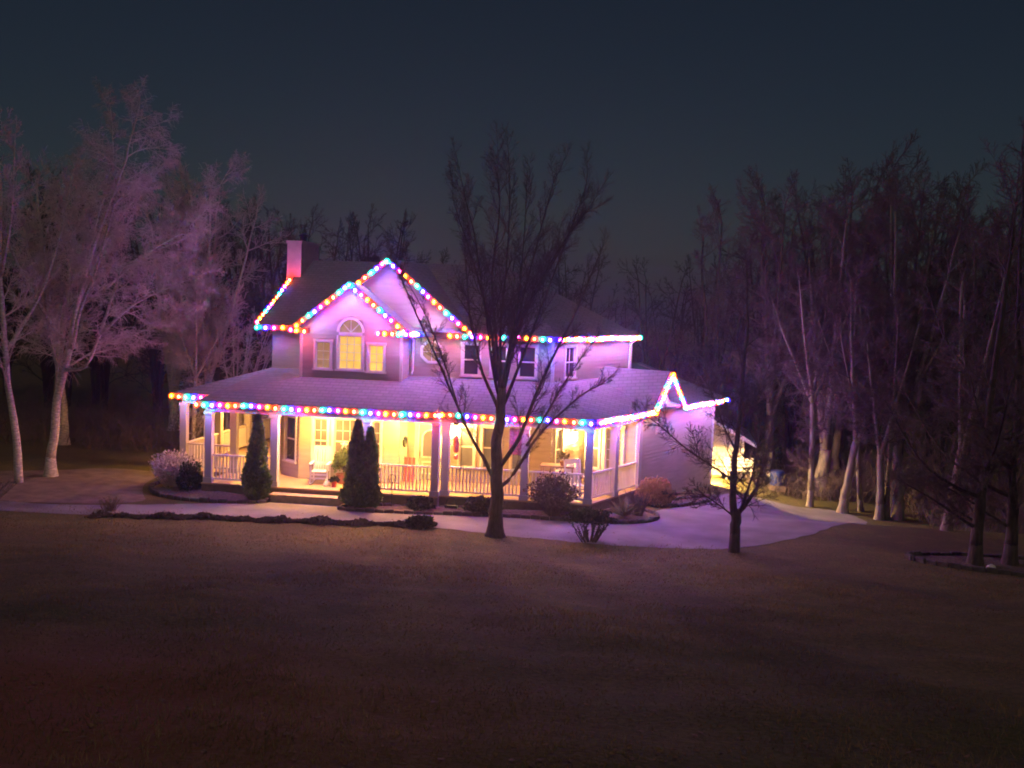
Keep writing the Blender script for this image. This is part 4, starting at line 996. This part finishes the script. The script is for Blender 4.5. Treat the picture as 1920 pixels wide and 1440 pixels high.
# dark evergreens
for loc, lab, h, r, sd in [((4.55, 46.3), 'dark narrow conifer right of the outbuilding', 3.6, .6, 2), ((-19.5, 56), 'tall dark pine behind the chimney, left', 9.0, 3.0, 3), ((-16.2, 58), 'tall dark pine close behind the chimney', 8.4, 2.8, 4)]:
    fo = tufts(6000 if h < 5 else 9000, cone_shape(h, r, .75, .2, sd), .12 if h < 5 else .42, 60+sd, .3); plant('pine_tree', loc, lab, 'pine', fo, M['pine'], stick(h*.95, .06 if h < 5 else .2))
hb = MB(); rr = random.Random(71)
for k in range(15000):
    x = rr.uniform(-34, -17.2); y = 49+rr.uniform(-.6, .6)+.4*math.sin(x); z = rr.random()*(2.2+.4*math.sin(x*1.7)+.3*math.sin(x*4.1)); d = Vector((rr.gauss(0, 1), rr.gauss(-.4, 1), rr.gauss(.5, .8))).normalized()*rr.uniform(.12, .3); a = d.orthogonal()*.3
    k_ = len(hb.v); p = Vector((x, y, z)); hb.v += [tuple(p-a), tuple(p+d), tuple(p+a)]; hb.f.append((k_, k_+1, k_+2))
plant('hedge', (0, 0), 'long dark hedge behind the pale tree at left', 'hedge', hb, M['pine'])

# dark low planting row along the lawn edge
b = MB(); rr = random.Random(81)
def row_pt(t):
    t = .12+.88*t; return (-17.2+10.6*t, 28.0+(2.25*t if t < .5 else 1.125+1.6*(t-.5))+.05)
for k in range(6500):
    t = rr.random(); x, y = row_pt(t); wdt = .22+.12*math.sin(x*5)+.08*math.sin(x*11); x += rr.gauss(0, .08); y += rr.uniform(-1, 1)*wdt*(.35+.65*abs(math.sin(x*1.3+.6))); hh = (.03+.09*abs(math.sin(x*2.1))*abs(math.sin(x*.9+1))+.07*max(0, math.sin(x*5.7)))*rr.random()
    d = Vector((rr.gauss(0, 1), rr.gauss(0, 1), abs(rr.gauss(.6, .5)))).normalized()*.09; a = d.orthogonal()*.35; p = Vector((x, y, g(x, y)+hh*.9)); k_ = len(b.v)
    b.v += [tuple(p-a), tuple(p+d), tuple(p+a)]; b.f.append((k_, k_+1, k_+2))
tag(b.build('border_plants', M['shrub']), 'ragged row of dark low plants along the lawn edge', 'ground cover', kind='stuff')

# ------------------------------------------------------------------ furniture and small things on the porch
def rocker(x, y, rz, label):
    o = empty('rocking_chair', (x, y, FZ), label, 'chair', None, rz)
    W = M['white']
    def part(nm, fn):
        m = MB(); fn(m); q = m.mesh(nm, W); p = bpy.data.objects.new(nm, q); col.objects.link(p); p.parent = o
    for s in (-1, 1):
        part('rocker', lambda m: m.tube([(s*.27, -.42, .07), (s*.27, -.15, .025), (s*.27, .15, .02), (s*.27, .5, .09)], [.022]*4, 5))
        part('leg', lambda m: m.beam((s*.27, -.24, .04), (s*.27, -.25, .66), .045, .045))
        part('leg', lambda m: m.beam((s*.27, .22, .04), (s*.26, .38, 1.2), .045, .045))
        part('armrest', lambda m: m.beam((s*.28, -.33, .68), (s*.28, .33, .70), .09, .03))
    part('seat', lambda m: [m.box(-.25, .25, -.26+.09*k, -.18+.09*k, .42, .445) for k in range(6)])
    part('stretcher', lambda m: m.beam((-.27, -.245, .22), (.27, -.245, .22), .03, .05))
    part('stretcher', lambda m: m.beam((-.27, -.245, .34), (.27, -.245, .34), .03, .05))
    for k in range(6): part('slat', lambda m: m.beam((-.20+.08*k, .26, .46), (-.20+.08*k, .375, 1.13), .055, .015))
    part('top_rail', lambda m: m.beam((-.25, .375, 1.15), (.25, .375, 1.15), .03, .13))
    return o
rocker(-10.95, 33.45, .12, 'white slatted rocking chair on the porch left of the evergreen')
rocker(-2.55, 33.6, .5, 'white slatted chair behind the railing next to the right corner post')
def simple(name, loc, label, cat, parts, rz=0, group=None):
    o = empty(name, loc, label, cat, group, rz)
    for nm, m, fn in parts:
        b = MB(); fn(b); q = bpy.data.objects.new(nm, b.mesh(nm, M[m])); col.objects.link(q); q.parent = o
    return o
simple('bar_table', (-3.2, 34.1, FZ), 'tall wooden table with a plant on the right porch', 'table',
       [('table_top', 'table', lambda b: b.box(-.55, .55, -.32, .32, .92, .97))]+[('leg', 'table', (lambda sx, sy: lambda b: b.box(sx*.5-.03, sx*.5+.03, sy*.27-.03, sy*.27+.03, 0, .92))(sx, sy)) for sx in (-1, 1) for sy in (-1, 1)])
def leafy(b, n, r, h, z0, seed):
    f = tufts(n, ball_shape(r, r, h, z0, .2, seed), .09, seed); b.v = f.v; b.f = f.f
simple('potted_plant', (-3.05, 34.0, FZ+.971), 'small potted plant on the tall porch table', 'plant', [('pot', 'pot', lambda b: b.lathe([(.06, 0), (.09, .13), (.1, .14)], n=10)), ('foliage', 'yucca', lambda b: leafy(b, 160, .14, .16, .26, 4))])
simple('potted_plant', (-10.3, 33.75, FZ), 'bushy green potted plant under the big porch window', 'plant', [('pot', 'pot', lambda b: b.lathe([(.14, 0), (.19, .3), (.21, .32)], n=12)), ('foliage', 'arb', lambda b: leafy(b, 1100, .27, .42, .66, 6))])
def star(b):
    pts = [(math.sin(math.pi*k/5)*(.16 if k % 2 == 0 else .07), math.cos(math.pi*k/5)*(.16 if k % 2 == 0 else .07)) for k in range(10)]
    for i in range(10):
        p, q = pts[i], pts[(i+1) % 10]; b.quad((0, -.04, 0), (p[0], 0, p[1]), (q[0], 0, q[1])); b.quad((0, .04, 0), (q[0], 0, q[1]), (p[0], 0, p[1]))
simple('star_ornament', (-10.35, 34.08, 1.66), 'white star ornament hung in the big porch window', 'ornament', [('star', 'white', star)])
simple('ornament', (-10.62, 33.1, FZ), 'small white lantern on the porch floor beside the rocking chair', 'ornament', [('base', 'white', lambda b: b.lathe([(.10, 0), (.11, .05), (.08, .13), (.03, .18), (.05, .2), (.02, .24)], n=10))])
simple('flower_pot', (-10.35, 33.05, FZ), 'small red pot on the porch floor near the left evergreen', 'pot', [('pot', 'red', lambda b: b.lathe([(.07, 0), (.1, .17), (.11, .18)], n=10)), ('foliage', 'dshrub', lambda b: leafy(b, 120, .1, .08, .22, 8))])
simple('wreath', (-8.44, 34.75, 1.78), 'small dark wreath on the bright side wall left of the door', 'wreath', [('ring', 'wreath', lambda b: b.tube([(0, .14*math.cos(R(30*k)), .14*math.sin(R(30*k))) for k in range(13)], [.05]*13, 7))])
simple('red_sled', (-8.15, 34.2, FZ), 'red upright sled standing behind the railing left of the door', 'sled', [('board', 'red', lambda b: [b.beam((-.13+.13*k, 0, .1), (-.13+.13*k, .15, .9), .1, .02) for k in range(3)]), ('crosspiece', 'red', lambda b: b.beam((-.2, .06, .32), (.2, .06, .32), .03, .05)), ('runner', 'metal', lambda b: b.tube([(-.2, -.06, .02), (-.2, .1, .6), (-.2, .18, .95)], [.012]*3, 5))])
simple('hanging_ornament', (-6.38, 33.15, 1.98), 'red tiered ornament hanging from the porch beam beside the double posts', 'ornament',
       [('hook', 'metal', lambda b: b.tube([(0, 0, .35), (0, 0, .98)], [.006, .006], 4)), ('roof', 'red', lambda b: b.lathe([(.13, .18), (.11, .21), (.02, .32)], n=8)), ('body', 'red', lambda b: b.lathe([(.07, -.22), (.09, -.18), (.09, .14), (.08, .18)], n=8)), ('perch', 'metal', lambda b: b.beam((-.25, 0, .02), (.25, 0, .02), .02, .02)), ('tail', 'red', lambda b: b.lathe([(.05, -.45), (.08, -.40), (.06, -.30)], n=8))])
def flag(b):
    for i in range(8):
        x0, x1 = -.24+.06*i, -.18+.06*i; y0, y1 = .02*math.sin(i*1.1), .02*math.sin((i+1)*1.1); b.hexa([(x0, y0, -.42-.04*(i % 2)), (x1, y1, -.44), (x1, y1, .4), (x0, y0, .4)], [(x0, y0+.006, -.42-.04*(i % 2)), (x1, y1+.006, -.44), (x1, y1+.006, .4), (x0, y0+.006, .4)])
simple('hanging_banner', (-4.42, 33.0, 2.25), 'pink and red cloth banner hanging by the porch post right of the big tree', 'banner', [('rod', 'metal', lambda b: b.beam((-.27, 0, .42), (.27, 0, .42), .015, .015)), ('cord', 'metal', lambda b: b.tube([(0, 0, .42), (0, 0, .6)], [.005]*2, 4)), ('cloth', 'pink', flag)])
# garden bits
simple('garden_stake', (-8.2, 32.2, .1), 'dark garden stake with an open globe top in front of the railing', 'garden stake', [('rod', 'metal', lambda b: b.tube([(0, 0, -.1), (0, 0, .75)], [.012]*2, 5)), ('globe', 'metal', lambda b: [b.tube([(.13*math.cos(R(30*k))*math.cos(a), .13*math.cos(R(30*k))*math.sin(a), .86+.13*math.sin(R(30*k))) for k in range(13)], [.01]*13, 4, False) for a in (0, 1.05, 2.1)])])
simple('garden_hoop', (-6.3, 32.2, .1), 'small dark wire hoop in the bed right of the double posts', 'garden hoop', [('hoop', 'metal', lambda b: b.tube([(.17*math.cos(R(20*k)), 0, .12+.26*math.sin(R(20*k))) for k in range(10)], [.012]*10, 5, False)), ('foot', 'metal', lambda b: b.beam((-.2, 0, .05), (.2, 0, .05), .08, .16))])
simple('garden_post', (-15.25, 34.05, .05), 'slim pole with a white knob by the left porch corner', 'post', [('pole', 'white', lambda b: b.tube([(0, 0, -.1), (0, 0, 2.2)], [.018, .014], 6)), ('knob', 'white', lambda b: b.lathe([(.02, 2.18), (.07, 2.24), (.07, 2.30), (.02, 2.36)], n=10))])
# white lattice arbour beyond the side porch
def lattice(b):
    for k in range(-9, 10):
        for s in (1, -1):
            pts = []
            x0, z0 = k*.12, 0; 
            a0 = max(-.38, x0 if s > 0 else x0-1.6); 
            t0, t1 = 0., 1.6
            # clip x = x0 + s*t to [-.38,.38]
            lo, hi = (-.38-x0)*s, (.38-x0)*s
            lo, hi = min(lo, hi), max(lo, hi); lo = max(lo, 0); hi = min(hi, 1.5)
            if hi-lo > .05: b.beam((x0+s*lo, .01*s, .25+lo), (x0+s*hi, .01*s, .25+hi), .035, .012, (0, 1, 0))
simple('garden_arbour', (-18.0, 43.5, 0), 'white arched lattice arbour seen through the left porch', 'arbour', [('lattice', 'white', lattice), ('post', 'white', lambda b: b.box(-.5, -.38, -.06, .06, 0, 2.2)), ('post', 'white', lambda b: b.box(.38, .5, -.06, .06, 0, 2.2)), ('arch', 'white', lambda b: b.tube([(.55*math.cos(R(15*k)), 0, 2.15+.22*math.sin(R(15*k))) for k in range(13)], [.09]*13, 6))])
# bench by the outbuilding
simple('garden_bench', (3.3, 44.3, g0(3.3, 44.3)), 'white slatted bench in front of the outbuilding', 'bench', [('leg', 'white', (lambda x: lambda b: b.box(x-.03, x+.03, -.2, .2, 0, .42))(x)) for x in (-.5, .5)]+[('slat', 'white', (lambda k: lambda b: b.box(-.6, .6, -.2+.11*k, -.11+.11*k, .42, .45))(k)) for k in range(4)]+[('backrest_slat', 'white', (lambda k: lambda b: b.box(-.6, .6, .2, .23, .55+.13*k, .65+.13*k))(k)) for k in range(3)]+[('back_post', 'white', (lambda x: lambda b: b.box(x-.03, x+.03, .231, .27, 0, .93))(x)) for x in (-.5, .5)])
simple('blue_barrel', (4.86, 44.5, g0(4.86, 44.5)), 'blue drum with a white cap at the edge of the wood', 'barrel', [('drum', 'blue', lambda b: b.lathe([(.26, .25), (.29, .3), (.29, .5), (.3, .52), (.29, .54), (.29, .8), (.26, .85)], n=14)), ('cap', 'white', lambda b: b.lathe([(.08, .0), (.08, .16), (.03, .2)], (-.36, -.1, .62), 8)), ('stand', 'skirt', lambda b: b.box(-.34, .34, -.22, .22, 0, .25))])
def rock(b, r, seed):
    rr = random.Random(seed); n = 8; prof = [(.2, -.05), (.9, .1), (1, .45), (.75, .85), (.25, 1.05)]; b.lathe([(r*p, r*z*1.3) for p, z in prof], n=n); b.v = [(x*rr.uniform(.85, 1.15), y*rr.uniform(.85, 1.15), z) for x, y, z in b.v]
simple('white_stone', (8.82, 29.2, g(8.82, 29.2)-.03), 'white rounded stone between the two trees in the right bed', 'stone', [('stone', 'white', lambda b: rock(b, .13, 3))])
bed('flower_bed', [(6.6, 30.0), (8.0, 29.0), (9.6, 28.6), (11.5, 28.8), (11.5, 30.6), (9.4, 30.8), (7.6, 30.6)], 'dark mulch bed round the pair of trees at far right', .05)

# ------------------------------------------------------------------ made-up thin mist
hm = bpy.data.materials.new('glow_mist'); hm.use_nodes = True; hn = hm.node_tree; hn.nodes.clear()
ho = hn.nodes.new('ShaderNodeOutputMaterial'); pv = hn.nodes.new('ShaderNodeVolumePrincipled')
pv.inputs['Color'].default_value = (.9, .9, .92, 1); pv.inputs['Density'].default_value = ADDED_HAZE; pv.inputs['Anisotropy'].default_value = .8  # scattering volume added only to give the lamps a bloom
hn.links.new(pv.outputs[0], ho.inputs['Volume'])
if ADDED_HAZE > 0:
    b = MB(); b.box(-170, 170, -12, 270, -3, 15.5); tag(b.build('added_haze', hm), 'thin added mist', 'glow_mist', kind='stuff')
